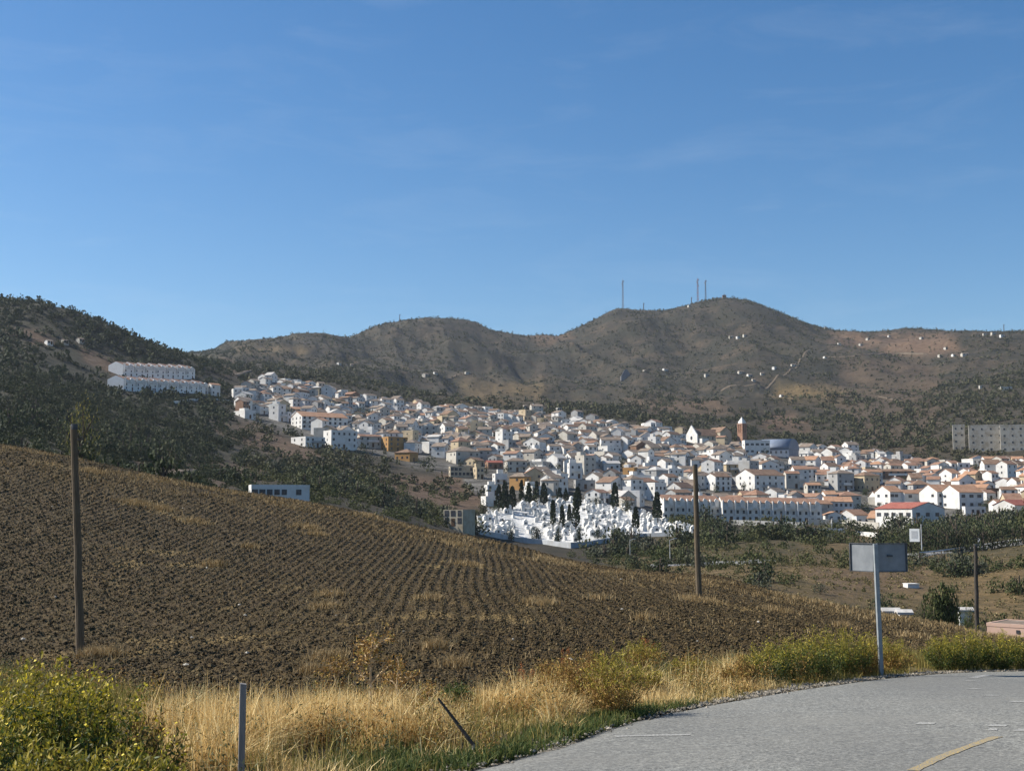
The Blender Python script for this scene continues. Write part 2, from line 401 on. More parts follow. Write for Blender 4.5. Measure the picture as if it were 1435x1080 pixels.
c = t.mix(t.attr('soil'), c, t.ramp(t.noise(.16, 5, .7), [(.3, (.080, .051, .032)), (.5, (.140, .086, .051)), (.72, (.216, .156, .104))]))
c = t.mix(t.attr('town'), c, t.ramp(t.noise(.12, 4, .7), [(.35, (.070, .064, .055)), (.55, (.140, .130, .112)), (.7, (.252, .238, .217))]))
c = t.mix(t.ramp(n_fine, [(.3, (.6, .6, .6)), (.65, (1, 1, 1))]), (0, 0, 0), c)
c = t.mix(t.attr('wood'), c, t.ramp(t.noise(.35, 4, .7), [(.35, (.022, .024, .012)), (.6, (.052, .046, .027))]))
c = t.mix(t.attr('paved'), c, t.ramp(t.noise(.4, 4), [(.35, (.5, .49, .46)), (.6, (.72, .71, .68))]))
t.bump(t.noise(.06, 9, .8), .5, 8)
hill_m = t.color(c, .95)
structure(link('hillside', me, hill_m), 'hillside, valley floor and ridge of dry scrubby earth')

# ------------------------------------------------------------------ ploughed field
FIELD_AZ0, FIELD_AZ1 = R(-33), R(33)
def field_r0(a):                            # where the verge ends and the plough begins
    px = CX + F * np.tan(a) * .985
    return pchip([-600, 0, 200, 400, 650, 800, 1000, 1235, 1435, 2000], [27, 22, 15.5, 14.2, 14.8, 17.2, 21, 25.5, 28, 34], px)
def furrow_u(x, y):
    a0 = R(-1)
    u = x * math.cos(a0) - y * math.sin(a0)
    return u + .0035 * (y - 30) * np.abs(x - 6) * 0 + (fbm(x / 22, y / 30, 2, 3) - .5) * 1.6
def clods(x, y):
    u = furrow_u(x, y)
    ph = u / FUR_P
    fur = .5 + .5 * np.cos(2 * math.pi * ph)
    a = vnoise(x * 6.5 + y * 1.3, y * 5.6 - x * .9, 41); b = vnoise(x * 14 - y * 3, y * 12 + x * 2, 42); c_ = vnoise(x * 27, y * 24, 43)
    br = .1 + 1.8 * vnoise(x * 1.4, y * 1.4, 44)
    lump = np.maximum(0, a - .42) * .085 + np.maximum(0, b - .40) * .085 + c_ * .035
    near = .28 + .47 * sstep(20, 60, np.hypot(x, y))
    return FUR_A * near * fur * br + lump * (.9 + .6 * (fur - .5) * near)
na, nrw = 1500, 760
fa = np.linspace(FIELD_AZ0, FIELD_AZ1, na)[None]
s = np.linspace(0, 1, nrw)[:, None]
r0 = field_r0(fa) - .6
rr = r0 * (118 / r0) ** s
fx = rr * np.sin(fa); fy = rr * np.cos(fa)
cl = clods(fx, fy)
edge = sstep(0, .02, s)
fz = Z(fx, fy) + cl * edge - .10
me = grid_mesh('ploughed_field', np.stack([fx, fy, fz], -1), smooth=False)
crest_px, _ = px_of(fx, fy, fz)
straw = sstep(.68, .82, fbm(fx / 2.2 + 7, fy / 3.5, 3, 61)) * .8
cre = pchip([-300, 0, 600, 1000, 1200, 1435], [72, 74, 70, 58, 50, 52], crest_px)
backlit_gold = sstep(0, 20, rr - cre) * (.35 + .65 * sstep(.3, .6, fbm(fx / 3, fy / 3, 3, 63)))  # crest grass tone, its back-lit gold put into the soil colour
right = sstep(900, 1250, crest_px)
for nm, a_ in (('straw', straw), ('backlit_gold', backlit_gold), ('pale', right)):
    at = me.attributes.new(nm, 'FLOAT', 'POINT'); at.data.foreach_set('value', np.broadcast_to(a_, fx.shape).astype(np.float32).ravel())
t = newmat('ploughed_soil')
nf = t.noise(7, 5, .7); nm_ = t.noise(1.1, 4, .6); nb = t.noise(.12, 3)
c = t.ramp(nf, [(.28, (.024, .015, .005)), (.5, (.055, .035, .011)), (.66, (.087, .057, .020)), (.80, (.159, .108, .040))])
c = t.mix(t.ramp(nm_, [(.45, (0, 0, 0)), (.68, (.427, .377, .248))]), c, (.054, .045, .015))
c = t.mix(t.math('MULTIPLY', t.attr('pale'), .5), c, t.ramp(nf, [(.3, (.046, .031, .013)), (.55, (.102, .069, .028)), (.75, (.169, .118, .048))]))
c = t.mix(t.attr('backlit_gold'), c, t.ramp(nf, [(.3, (.036, .023, .005)), (.55, (.087, .052, .012)), (.75, (.144, .086, .022))]))
c = t.mix(t.attr('straw'), c, t.ramp(nf, [(.3, (.071, .049, .019)), (.6, (.218, .150, .057))]))
t.bump(nf, .5, .05)
structure(link('ploughed_field', me, t.color(c, .95)), 'ploughed brown field rising to a rounded crest')

# ------------------------------------------------------------------ roadside verge
EDGE_PX = [(650, 1080), (700, 1068), (780, 1046), (850, 1022), (900, 1007), (960, 993), (1000, 985.5), (1050, 977), (1100, 968), (1160, 960), (1210, 953), (1260, 948), (1310, 944), (1370, 941.5), (1440, 940.5)]
EW = [hit(px, py)[:2] for px, py in EDGE_PX]
EW = [(-4.2, .8), (-3.0, 4.0), (-1.9, 6.8)] + EW
for k in range(1, 7):                      # the road bends on to the right behind the verge
    EW.append((EW[-1][0] + 3.0, EW[-1][1] - .12 * k))
EW = np.array(EW)
sEW = np.concatenate([[0], np.cumsum(np.hypot(*np.diff(EW, axis=0).T))])
def edge_pt(sv): return np.stack([pchip(sEW, EW[:, 0], sv), pchip(sEW, EW[:, 1], sv)], -1)
ES = edge_pt(np.linspace(0, sEW[-1], 400))
ED = np.gradient(ES, axis=0); ED /= np.linalg.norm(ED, axis=1)[:, None]
EN = np.stack([-ED[:, 1], ED[:, 0]], -1)   # to the left of the road's direction: away from the asphalt
def edge_dist(x, y):
    """Signed distance to the asphalt's edge, positive on the verge."""
    x = np.asarray(x, float); y = np.asarray(y, float); sh = x.shape
    p = np.stack([x.ravel(), y.ravel()], -1); out = np.empty(len(p))
    for i in range(0, len(p), 20000):
        d = p[i:i + 20000, None] - ES[None, ::3]
        k = np.argmin((d ** 2).sum(-1), 1)
        dd_ = d[np.arange(len(k)), k]
        out[i:i + 20000] = np.sign((dd_ * EN[::3][k]).sum(-1)) * np.sqrt((dd_ ** 2).sum(-1))
    return out.reshape(sh)
va = np.linspace(R(-62), R(62), 620)[None]; sv = np.linspace(0, 1, 240)[:, None]
r1_ = field_r0(np.clip(va, FIELD_AZ0, FIELD_AZ1)) + .8
vr = 1.3 * (r1_ / 1.3) ** sv
vx = vr * np.sin(va); vy = vr * np.cos(va)
dE = edge_dist(vx, vy)
vz = Z(vx, vy) + (fbm(vx * 1.6, vy * 1.6, 3, 51) - .5) * .10 * sstep(.2, 1.2, dE) - .04 * sstep(.5, 0, dE)
vz = vz - .14 * sstep(.985, 1, sv)
me = grid_mesh('verge_ground', np.stack([vx, vy, vz], -1))
at = me.attributes.new('grit', 'FLOAT', 'POINT'); at.data.foreach_set('value', sstep(.75, .1, dE).astype(np.float32).ravel())
t = newmat('verge_soil'); nf = t.noise(14, 5, .7)
c = t.ramp(nf, [(.3, (.07, .052, .03)), (.55, (.16, .125, .075)), (.75, (.29, .235, .15))])
c = t.mix(t.attr('grit'), c, t.ramp(t.noise(40, 4, .7), [(.3, (.16, .14, .11)), (.6, (.38, .34, .28)), (.75, (.62, .57, .48))]))
t.bump(nf, .5, .04)
structure(link('verge_ground', me, t.color(c, .95)), 'earth verge between the road and the field')

# the wide country around the camera, so that the ground runs to the horizon on every side
th = np.linspace(0, 2 * math.pi, 97)[None]; rg = np.exp(np.linspace(math.log(.01), math.log(3850), 60))[:, None]
gx = rg * np.sin(th); gy = rg * np.cos(th)
me = grid_mesh('ground', np.stack([gx, gy, np.full(gx.shape, -26.0) + 23.0 * sstep(30, 3, rg)], -1))
structure(link('ground', me, mottled('far_ground', (.08, .07, .045), (.16, .125, .08), .05)), 'open country ground')

# ------------------------------------------------------------------ road
def road_z(x, y): return Z(x, y) + .02
K = 60
off = np.linspace(0, 1, K)[None]
P0 = ES[:, None, :] + EN[:, None, :] * 0
wid = 13.0
# inner side stays a fixed distance away; beyond the bend the strips fan out
PR = ES + (-EN) * wid
jit = (fbm(np.arange(400)[:, None] / 5.0, np.zeros((400, 1)), 3, 4) - .5) * .16
PP = P0 * (1 - off[..., None]) + PR[:, None, :] * off[..., None]
PP[:, 0, :] += EN * jit
crown = 0 * off
rz_ = road_z(PP[..., 0], PP[..., 1]) + crown - .035 * (off < 1e-6)
me = grid_mesh('road', np.concatenate([PP, rz_[..., None]], -1)[::-1])
t = newmat('asphalt')
chip = t.noise(30, 3, .9); mid = t.noise(9, 4, .6); big = t.noise(.55, 4, .6, stretch=(.6, 1.6, 1))
vo = t.n('ShaderNodeTexVoronoi'); vo.inputs['Scale'].default_value = 24; t.l(t.pos.outputs['Position'], vo.inputs['Vector'])
c = t.ramp(vo.outputs['Color'], [(.0, (.068, .067, .061)), (.45, (.146, .146, .133)), (.8, (.224, .224, .203)), (1, (.381, .375, .333))])
c = t.mix(.55, c, t.ramp(chip, [(.40, (.035, .035, .032)), (.5, (.16, .16, .147)), (.58, (.40, .39, .345))]))
c = t.mix(t.ramp(big, [(.35, (.0, .0, .0)), (.65, (.45, .45, .45))]), c, (.224, .215, .186))
c = t.mix(t.ramp(mid, [(.35, (.35, .35, .35)), (.5, (0, 0, 0))]), c, (.116, .118, .112))
ck = t.n('ShaderNodeTexVoronoi', feature='DISTANCE_TO_EDGE'); ck.inputs['Scale'].default_value = .42
nz = t.n('ShaderNodeTexNoise'); nz.inputs['Scale'].default_value = 1.6; nz.inputs['Detail'].default_value = 6; t.l(t.pos.outputs['Position'], nz.inputs['Vector'])
ad = t.n('ShaderNodeVectorMath', operation='ADD'); t.l(t.pos.outputs['Position'], ad.inputs[0]); t.l(nz.outputs['Color'], ad.inputs[1]); t.l(ad.outputs[0], ck.inputs['Vector'])
c = t.mix(t.ramp(ck.outputs['Distance'], [(.0, (.22, .22, .22)), (.010, (0, 0, 0))]), c, (.06, .06, .057))
c = t.mix(t.ramp(t.noise(.22, 3, .5, stretch=(1.4, .35, 1)), [(.42, (0, 0, 0)), (.6, (.35, .35, .35))]), c, (.10, .10, .096))
t.bump(vo.outputs['Distance'], .35, .006)
structure(link('road', me, t.color(c, .85)), 'grey chipped asphalt road curving away to the right')

def paint(name, pts, wdt, m, label):
    """A worn painted strip lying on the asphalt; pts are photo pixels of its middle line."""
    W = np.array([hit(px, py)[:2] for px, py in pts]); L = np.concatenate([[0], np.cumsum(np.hypot(*np.diff(W, axis=0).T))])
    q = np.linspace(0, L[-1], max(12, int(L[-1] / .06)))
    P = np.stack([np.interp(q, L, W[:, 0]), np.interp(q, L, W[:, 1])], -1)
    D = np.gradient(P, axis=0); D /= np.linalg.norm(D, axis=1)[:, None] + 1e-9; N = np.stack([-D[:, 1], D[:, 0]], -1)
    e = np.stack([P + N * wdt * .5 * (.8 + .4 * vnoise(q * 9, q * 0, 5))[:, None], P - N * wdt * .5 * (.8 + .4 * vnoise(q * 9, q * 0, 8))[:, None]], 1)
    ex, ey = e[..., 0], e[..., 1]
    # height of the road under the strip
    dd_ = -edge_dist(ex, ey) / wid
    z = road_z(ex, ey) + .004
    return structure(link(name, grid_mesh(name, np.stack([ex, ey, z], -1)), m), label)
def worn(name, col):
    t = newmat(name); f = t.noise(55, 4, .75); g = t.noise(5, 3)
    c = t.mix(t.ramp(f, [(.36, (0, 0, 0)), (.56, (1, 1, 1))]), col, (.18, .18, .17))
    return t.color(c, .8)
white_p = worn('white_road_paint', (.50, .485, .44)); yellow_p = worn('yellow_road_paint', (.46, .31, .07))
paint('white_road_line', [(862, 1034.5), (915, 1033), (967, 1032)], .10, white_p, 'worn white painted dash on the asphalt')
paint('yellow_road_line', [(1280, 1083), (1320, 1063), (1360, 1048), (1398, 1035)], .09, yellow_p, 'curved yellow painted line on the asphalt')
for pts in ([(1353, 955.5), (1368, 955.5)], [(1358, 966.5), (1374, 967)], [(1380, 976), (1400, 976.5)], [(1416, 985), (1440, 985.5)], [(1386, 1019), (1411, 1019.5)], [(1385, 1025), (1398, 1025)], [(1424, 1025.5), (1440, 1026)],
            [(1363, 951), (1385, 947)], [(1285, 1016), (1310, 1016.5)]):
    paint('white_road_mark', pts, .16, white_p, 'worn white painted patch on the asphalt')
# ------------------------------------------------------------------ leaf and blade builders
def blades(x, y, z, h, w, lean=.35, seed=1, droop=.25):
    """Grass blades: two quads each, bent over at the tip."""
    g = np.random.default_rng(seed); n = len(x)
    a = g.uniform(0, 2 * math.pi, n); d = np.stack([np.cos(a), np.sin(a)], -1)
    f = g.uniform(0, 2 * math.pi, n); s = np.stack([np.cos(f), np.sin(f)], -1)
    L = np.abs(g.normal(0, lean, n)) * h
    V = np.zeros((n, 6, 3))
    for k, (tt, ww) in enumerate(((0, 1), (.55, .8), (1, .15))):
        off = d * (L * (tt ** 1.8))[:, None]
        hh_ = h * (tt - droop * tt ** 3 * np.abs(L / np.maximum(h, 1e-6)))
        for q, sg in ((0, -1), (1, 1)):
            V[:, 2 * k + q, 0] = x + off[:, 0] + sg * s[:, 0] * w * ww * .5
            V[:, 2 * k + q, 1] = y + off[:, 1] + sg * s[:, 1] * w * ww * .5
            V[:, 2 * k + q, 2] = z + hh_
    b = np.arange(n)[:, None] * 6
    Fq = np.concatenate([b + np.array([0, 1, 3, 2]), b + np.array([2, 3, 5, 4])], 1).reshape(-1, 4)
    return V.reshape(-1, 3), Fq
def leaves(P, D, L, W, seed=1):
    """Pointed leaves (one folded pair of quads would be two; here one kite quad each) at P along D."""
    g = np.random.default_rng(seed); n = len(P)
    D = D / (np.linalg.norm(D, axis=1)[:, None] + 1e-9)
    r = g.normal(size=(n, 3)); S = np.cross(D, r); S /= np.linalg.norm(S, axis=1)[:, None] + 1e-9
    L = np.broadcast_to(L, (n,))[:, None]; W = np.broadcast_to(W, (n,))[:, None]
    V = np.stack([P, P + D * L * .45 + S * W * .5, P + D * L, P + D * L * .45 - S * W * .5], 1).reshape(-1, 3)
    return V, np.arange(4 * n).reshape(n, 4)
def joined(parts):
    V = []; Q = []; b = 0
    for v, f in parts:
        V.append(v); Q.append(f + b); b += len(v)
    return np.concatenate(V), np.concatenate(Q)

dry_m = leafy('dry_grass_blade', [(0, (.268, .186, .070)), (.25, (.525, .360, .140)), (.6, (.781, .568, .250)), (1, (.920, .777, .420))], .7, .25)
olive_m = leafy('olive_grass_blade', [(0, (.11, .10, .025)), (.5, (.22, .19, .05)), (1, (.38, .29, .09))], .7, .25)
green_m = leafy('green_grass_blade', [(0, (.045, .065, .02)), (.6, (.085, .12, .03)), (1, (.17, .17, .05))], .7, .3)
straw_m = leafy('straw_blade', [(0, (.26, .19, .10)), (.5, (.42, .33, .19)), (1, (.56, .46, .30))], .8, .15)
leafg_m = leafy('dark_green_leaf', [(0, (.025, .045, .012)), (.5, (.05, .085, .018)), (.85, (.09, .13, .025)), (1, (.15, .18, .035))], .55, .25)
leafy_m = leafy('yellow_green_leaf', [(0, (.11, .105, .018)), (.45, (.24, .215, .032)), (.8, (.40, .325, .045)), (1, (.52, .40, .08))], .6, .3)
leafb_m = leafy('browning_leaf', [(0, (.13, .065, .02)), (.4, (.28, .155, .045)), (.75, (.42, .27, .075)), (1, (.26, .23, .05))], .7, .2)
leafr_m = leafy('rusty_seed', [(0, (.20, .05, .015)), (.5, (.34, .11, .03)), (1, (.42, .20, .07))], .7, .15)
flower_m = leafy('yellow_petal', [(0, (.50, .40, .02)), (.6, (.68, .55, .03)), (1, (.75, .62, .12))], .6, .2)
stem_m = mottled('plant_stem', (.13, .10, .04), (.24, .19, .085), 20)
twig_m = mottled('dry_stem', (.34, .24, .13), (.58, .45, .28), 30)

def scatter(n, seed, pxr, rr_, test, clump=.0):
    """Random spots on the ground within a range of photo columns and distances that pass a test."""
    g = np.random.default_rng(seed); out = []
    while sum(len(o) for o in out) < n:
        m = 40000
        a = g.uniform(az_of(pxr[0]), az_of(pxr[1]), m); r = np.sqrt(g.uniform(rr_[0] ** 2, rr_[1] ** 2, m))
        x = r * np.sin(a); y = r * np.cos(a)
        p = test(x, y, r, CX + F * np.tan(a) * .985)
        k = g.uniform(0, 1, m) < p
        out.append(np.stack([x[k], y[k]], -1))
    return np.concatenate(out)[:n]

def in_verge(x, y, r, px, lo=.15):
    a = np.arctan2(x, y)
    return (edge_dist(x, y) > lo) & (r < field_r0(a) + .9)
def golden(x, y, r, px):
    c = fbm(x * .9, y * .9, 3, 71)
    side = sstep(190, 300, px) * (1 - .75 * sstep(1040, 1090, px))
    return in_verge(x, y, r, px) * side * (.03 + .97 * sstep(.41, .60, c))
P = scatter(70000, 3, (-40, 1100), (6.5, 24), golden)
g = np.random.default_rng(5)
rE = np.hypot(P[:, 0], P[:, 1]); dEd = edge_dist(P[:, 0], P[:, 1])
fr = sstep(field_r0(np.arctan2(P[:, 0], P[:, 1])) + .9, field_r0(np.arctan2(P[:, 0], P[:, 1])) - 2.5, rE)
hgt = (.10 + .40 * g.beta(1.6, 2.6, len(P))) * (.35 + .65 * sstep(.1, 1.6, dEd)) * (.55 + .45 * fr) * (.30 + 1.25 * sstep(.3, .7, fbm(P[:, 0] * 1.7, P[:, 1] * 1.7, 2, 72)))
V, Q = blades(P[:, 0], P[:, 1], Z(P[:, 0], P[:, 1]) - .02, hgt, g.uniform(.004, .011, len(P)), .62, 6)
stuff(link('dry_grass', np_mesh('dry_grass', V, Q), dry_m), 'tall golden dry grass filling the verge beside the road', 'grass')
def olivey(x, y, r, px):
    c = fbm(x * .8 + 9, y * .8, 3, 75)
    return in_verge(x, y, r, px, .1) * (.2 + .8 * sstep(.45, .6, c)) * (.35 + .65 * sstep(900, 1050, px) + .5 * sstep(320, 200, px))
P = scatter(30000, 13, (-60, 1500), (7, 33), olivey)
hgt = g.uniform(.10, .42, len(P)) * (.4 + .6 * sstep(.1, 1.2, edge_dist(P[:, 0], P[:, 1])))
V, Q = blades(P[:, 0], P[:, 1], Z(P[:, 0], P[:, 1]) - .02, hgt, g.uniform(.005, .012, len(P)), .5, 16)
stuff(link('olive_grass', np_mesh('olive_grass', V, Q), olive_m), 'olive half-dry grass and weeds between the golden grass', 'grass')
def greeny(x, y, r, px):
    d = edge_dist(x, y); c = fbm(x * 1.2, y * 1.2, 3, 78)
    strip = sstep(.02, .08, d) * sstep(.75, .4, d) * (sstep(600, 690, px) * sstep(1000, 930, px)) * .9
    patch = (d > .3) * np.exp(-((px - 555) / 70) ** 2 - ((r - 10.5) / 1.3) ** 2)
    return (strip + patch) * (.25 + .75 * sstep(.4, .55, c)) * (d > 0)
P = scatter(11000, 23, (440, 1010), (8, 20), greeny)
V, Q = blades(P[:, 0], P[:, 1], Z(P[:, 0], P[:, 1]) - .01, g.uniform(.04, .15, len(P)), g.uniform(.008, .02, len(P)), .9, 26)
stuff(link('green_grass', np_mesh('green_grass', V, Q), green_m), 'short green grass creeping along the asphalt edge', 'grass')
# weeds of many kinds among the grass: small leaf clusters on thin stalks
def weedy(x, y, r, px): return in_verge(x, y, r, px, .2) * (.15 + .85 * sstep(.46, .6, fbm(x * .7 + 3, y * .7, 3, 85)))
for nm_w, nn, sd, mt, lb in (('brown_weeds', 420, 41, 'b', 'withered brown weeds standing in the dry verge'), ('green_weeds', 260, 43, 'g', 'grey-green weeds mixed into the verge grass')):
    P = scatter(nn, sd, (-60, 1460), (7.2, 31), weedy); g2 = np.random.default_rng(sd); pp, dd2 = [], []
    for x_, y_ in P:
        H_w = g2.uniform(.12, .5); k = int(30 + H_w * 130); t_ = g2.uniform(.1, 1, k); a_ = g2.uniform(0, 6.28); ln = g2.uniform(0, .4) * H_w
        q = np.stack([x_ + math.cos(a_) * ln * t_, y_ + math.sin(a_) * ln * t_, float(Z(x_, y_)) + H_w * t_], -1) + g2.normal(0, .035 + .05 * H_w, (k, 3)); q[:, 2] = np.maximum(q[:, 2], float(Z(x_, y_)) + .01)
        pp.append(q); dd2.append(g2.normal(0, .7, (k, 3)) + np.array([0, 0, .5]))
    pp = np.concatenate(pp); V, Q = leaves(pp, np.concatenate(dd2), g2.uniform(.02, .055, len(pp)), .011, sd)
    stuff(link(nm_w, np_mesh(nm_w, V, Q), leafb_m if mt == 'b' else leafy('grey_green_weed', [(0, (.05, .065, .03)), (.6, (.10, .115, .045)), (1, (.17, .16, .07))], .7, .25)), lb, 'weeds')
# loose grit along the asphalt's edge
def gritty(x, y, r, px): 
    d = edge_dist(x, y); return np.exp(-((d - .08) / .16) ** 2) * (.15 + .85 * sstep(870, 960, px))
P = scatter(6500, 33, (600, 1480), (9, 27), gritty)
ico = np.array([(0, 0, 1), (.9, 0, .3), (.28, .85, .3), (-.72, .53, .3), (-.72, -.53, .3), (.28, -.85, .3), (0, 0, -.6)]); icf = np.array([(0, 1, 2), (0, 2, 3), (0, 3, 4), (0, 4, 5), (0, 5, 1), (6, 2, 1), (6, 3, 2), (6, 4, 3), (6, 5, 4), (6, 1, 5)])
def lumps(P, z, size, seed):
    g = np.random.default_rng(seed); n = len(P)
    a = g.uniform(0, 6.28, n); c, s_ = np.cos(a), np.sin(a)
    v = ico[None] * (1 + g.normal(0, .22, (n, 7, 3))); v = v * size[:, None, None]
    X = v[..., 0] * c[:, None] - v[..., 1] * s_[:, None] + P[:, :1]; Y = v[..., 0] * s_[:, None] + v[..., 1] * c[:, None] + P[:, 1:2]
    return np.stack([X, Y, v[..., 2] * .8 + z[:, None]], -1).reshape(-1, 3), (np.arange(n)[:, None, None] * 7 + icf[None]).reshape(-1, 3)
V, Q = lumps(P, Z(P[:, 0], P[:, 1]) + .015, np.minimum(g.gamma(2.2, .0055, len(P)) + .004, .035), 3)
grit_m = leafy('roadside_stone', [(0, (.11, .095, .07)), (.5, (.20, .175, .135)), (1, (.34, .30, .24))], .9, 0)
stuff(link('roadside_gravel', np_mesh('roadside_gravel', V, Q), grit_m), 'pale loose gravel along the asphalt edge', 'gravel')

# clods, straw and stones on the plough
g = np.random.default_rng(9)
n = 130000
a = g.uniform(R(-25), R(25), n); r = field_r0(a) * (100 / field_r0(a)) ** (g.uniform(0, 1, n) ** .9)
fxp, fyp = r * np.sin(a), r * np.cos(a)
ph_ = furrow_u(fxp, fyp) / FUR_P; fxp = fxp + (np.round(ph_) - ph_) * FUR_P * np.where(r < 34, g.choice([0, 0, .3, .8], n), g.choice([0, .2, .7, .9, 1.0], n))
sz = np.minimum(g.gamma(2.0, .0075, n) + .008, .055) * (.75 + r / 75)
V, Q = lumps(np.stack([fxp, fyp], -1), Z(fxp, fyp) + clods(fxp, fyp) - .10 + sz * .25, sz, 8)
clod_m = leafy('soil_clod', [(0, (.020, .014, .006)), (.45, (.052, .036, .015)), (.8, (.090, .063, .029)), (1, (.174, .126, .057))], .95, 0)
stuff(link('soil_clods', np_mesh('soil_clods', V, Q), clod_m), 'crumbled soil clods turned up by the plough', 'soil')
spots = [(190, 704, 26), (228, 712, 22), (272, 730, 26), (430, 738, 24), (462, 832, 22), (445, 748, 16), (655, 790, 22), (752, 842, 24), (762, 846, 18), (985, 842, 30), (965, 838, 16), (1090, 855, 24), (1280, 892, 18), (600, 838, 20),
         (150, 915, 24), (128, 918, 18), (460, 920, 26), (440, 940, 22), (455, 850, 22), (610, 905, 18), (640, 930, 20), (840, 838, 20), (300, 790, 16), (520, 722, 16), (905, 866, 16), (1180, 878, 16), (130, 660, 20), (640, 762, 18), (350, 765, 14)]
xs, ys, hs_ = [], [], []
for px, py, wpx in spots:
    x, y, z, r = hit(px, py, 15); k = int(26 * wpx)
    sd = wpx * r / F * .5
    xs.append(x + g.normal(0, sd, k)); ys.append(y + g.normal(0, sd * 1.2, k)); hs_.append(g.uniform(.08, .32, k))
k = 9000
a = g.uniform(R(-24), R(24), k); r = field_r0(a) * (95 / field_r0(a)) ** g.uniform(0, 1, k)
x = r * np.sin(a); y = r * np.cos(a); ok = fbm(x / 3, y / 4, 3, 61) > .5
xs.append(x[ok]); ys.append(y[ok]); hs_.append(g.uniform(.06, .2, ok.sum()))
# the field's crest carries a fringe of dry weeds
k = 26000
a = g.uniform(R(-25), R(22), k); pxx = CX + F * np.tan(a) * .985
cr = pchip([-300, 0, 600, 1000, 1200, 1435], [90, 92, 90, 74, 70, 70], pxx); r = cr - np.abs(g.normal(0, 7, k))
x = r * np.sin(a); y = r * np.cos(a); ok = fbm(x / 2.5, y / 2.5, 3, 65) > .44
xs.append(x[ok]); ys.append(y[ok]); hs_.append(g.uniform(.08, .30, ok.sum()))
X, Y, Hh = np.concatenate(xs), np.concatenate(ys), np.concatenate(hs_)
V, Q = blades(X, Y, Z(X, Y) + clods(X, Y) - .12, Hh, .006 + .00035 * np.hypot(X, Y), .6, 77)
fringe_m = leafy('dry_weed_blade', [(0, (.15, .10, .045)), (.5, (.30, .205, .09)), (1, (.47, .36, .20))], .8, .2)
stuff(link('dry_stubble', np_mesh('dry_stubble', V, Q), fringe_m), 'tufts of dry straw and stubble on the ploughed field', 'stubble')
n = 22; a = g.uniform(R(-24), R(20), n); r = field_r0(a) * (90 / field_r0(a)) ** g.uniform(0, 1, n)
P = np.stack([r * np.sin(a), r * np.cos(a)], -1)
P = np.concatenate([P, [hit(px, py, 15)[:2] for px, py in ((73, 713), (335, 853), (343, 868), (222, 676), (160, 716), (290, 800), (1063, 878), (870, 815))]])
V, Q = lumps(P, Z(P[:, 0], P[:, 1]) + .12, g.uniform(.03, .07, len(P)), 4)
stuff(link('pale_field_stones', np_mesh('pale_field_stones', V, Q), mottled('pale_stone', (.33, .30, .24), (.48, .44, .37), 9)), 'pale stones lying on the ploughed soil', 'stone')

# ------------------------------------------------------------------ verge shrubs
def plant(name, label, cat, x, y, wid_, hgt_, nstem, nleaf, leafL, leafW, lm, fl=0, flm=None, seed=1, group=None, upright=.55, lm2=None, base_bare=.12, stem_r=.006, flow=.03, sm=None):
    g = np.random.default_rng(seed); z = float(Z(x, y)) - .03
    root = thing(name, label, cat, (x, y, z), 0, group)
    mb = MB(); paths = []
    for k in range(nstem):
        a = g.uniform(0, 6.28); b = g.uniform(0, 6.28); q = math.sqrt(g.uniform(0, 1)); tip = wid_ * .5 * q
        h = hgt_ * g.uniform(.62, 1.0) * (1 - .45 * q ** 2.2)
        p0 = np.array([math.cos(a) * tip * .25, math.sin(a) * tip * .25, 0]); p2 = np.array([math.cos(a) * tip + g.normal(0, .02), math.sin(a) * tip + g.normal(0, .02), h])
        p1 = p0 * upright + p2 * (1 - upright) ; p1[2] = h * .55
        pts = [p0 * (1 - t) ** 2 + 2 * p1 * t * (1 - t) + p2 * t * t for t in np.linspace(0, 1, 5)]
        mb.tube(pts, [stem_r * (1 - .75 * t) for t in np.linspace(0, 1, 5)], 4, False)
        paths.append((p0, p1, p2))
    mb.build('stem', sm or stem_m, root)
    pa = np.array(paths)
    i = g.integers(0, nstem, nleaf); t = base_bare + (1 - base_bare) * g.uniform(0, 1, nleaf) ** .75
    A, B, C_ = pa[i, 0], pa[i, 1], pa[i, 2]; T = t[:, None]
    P = A * (1 - T) ** 2 + 2 * B * T * (1 - T) + C_ * T * T
    dirn = (C_ - A); dirn /= np.linalg.norm(dirn, axis=1)[:, None]
    D = dirn * .5 + g.normal(0, .6, (nleaf, 3)); P = P + g.normal(0, .028, (nleaf, 3)) * (wid_ / .8)
    P[:, 2] = np.maximum(P[:, 2], .03)
    up = P[:, 2] / hgt_ + g.normal(0, .16, nleaf)
    LL = leafL * g.uniform(.6, 1.2, nleaf)
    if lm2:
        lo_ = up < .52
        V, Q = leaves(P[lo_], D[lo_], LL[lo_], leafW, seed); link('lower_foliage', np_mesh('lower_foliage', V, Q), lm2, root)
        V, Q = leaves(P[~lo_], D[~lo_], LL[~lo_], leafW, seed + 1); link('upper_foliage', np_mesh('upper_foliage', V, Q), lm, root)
    else:
        V, Q = leaves(P, D, LL, leafW, seed); link('foliage', np_mesh('foliage', V, Q), lm, root)
    if fl:
        i = g.integers(0, nstem, fl); T = (1 - .30 * g.uniform(0, 1, fl) ** 1.6)[:, None]
        P = pa[i, 0] * (1 - T) ** 2 + 2 * pa[i, 1] * T * (1 - T) + pa[i, 2] * T * T + g.normal(0, .03, (fl, 3))
        V, Q = leaves(P, g.normal(0, 1, (fl, 3)) + np.array([0, 0, .6]), flow, flow * .9, seed + 5)
        link('blossom', np_mesh('blossom', V, Q), flm or flower_m, root)
    return root
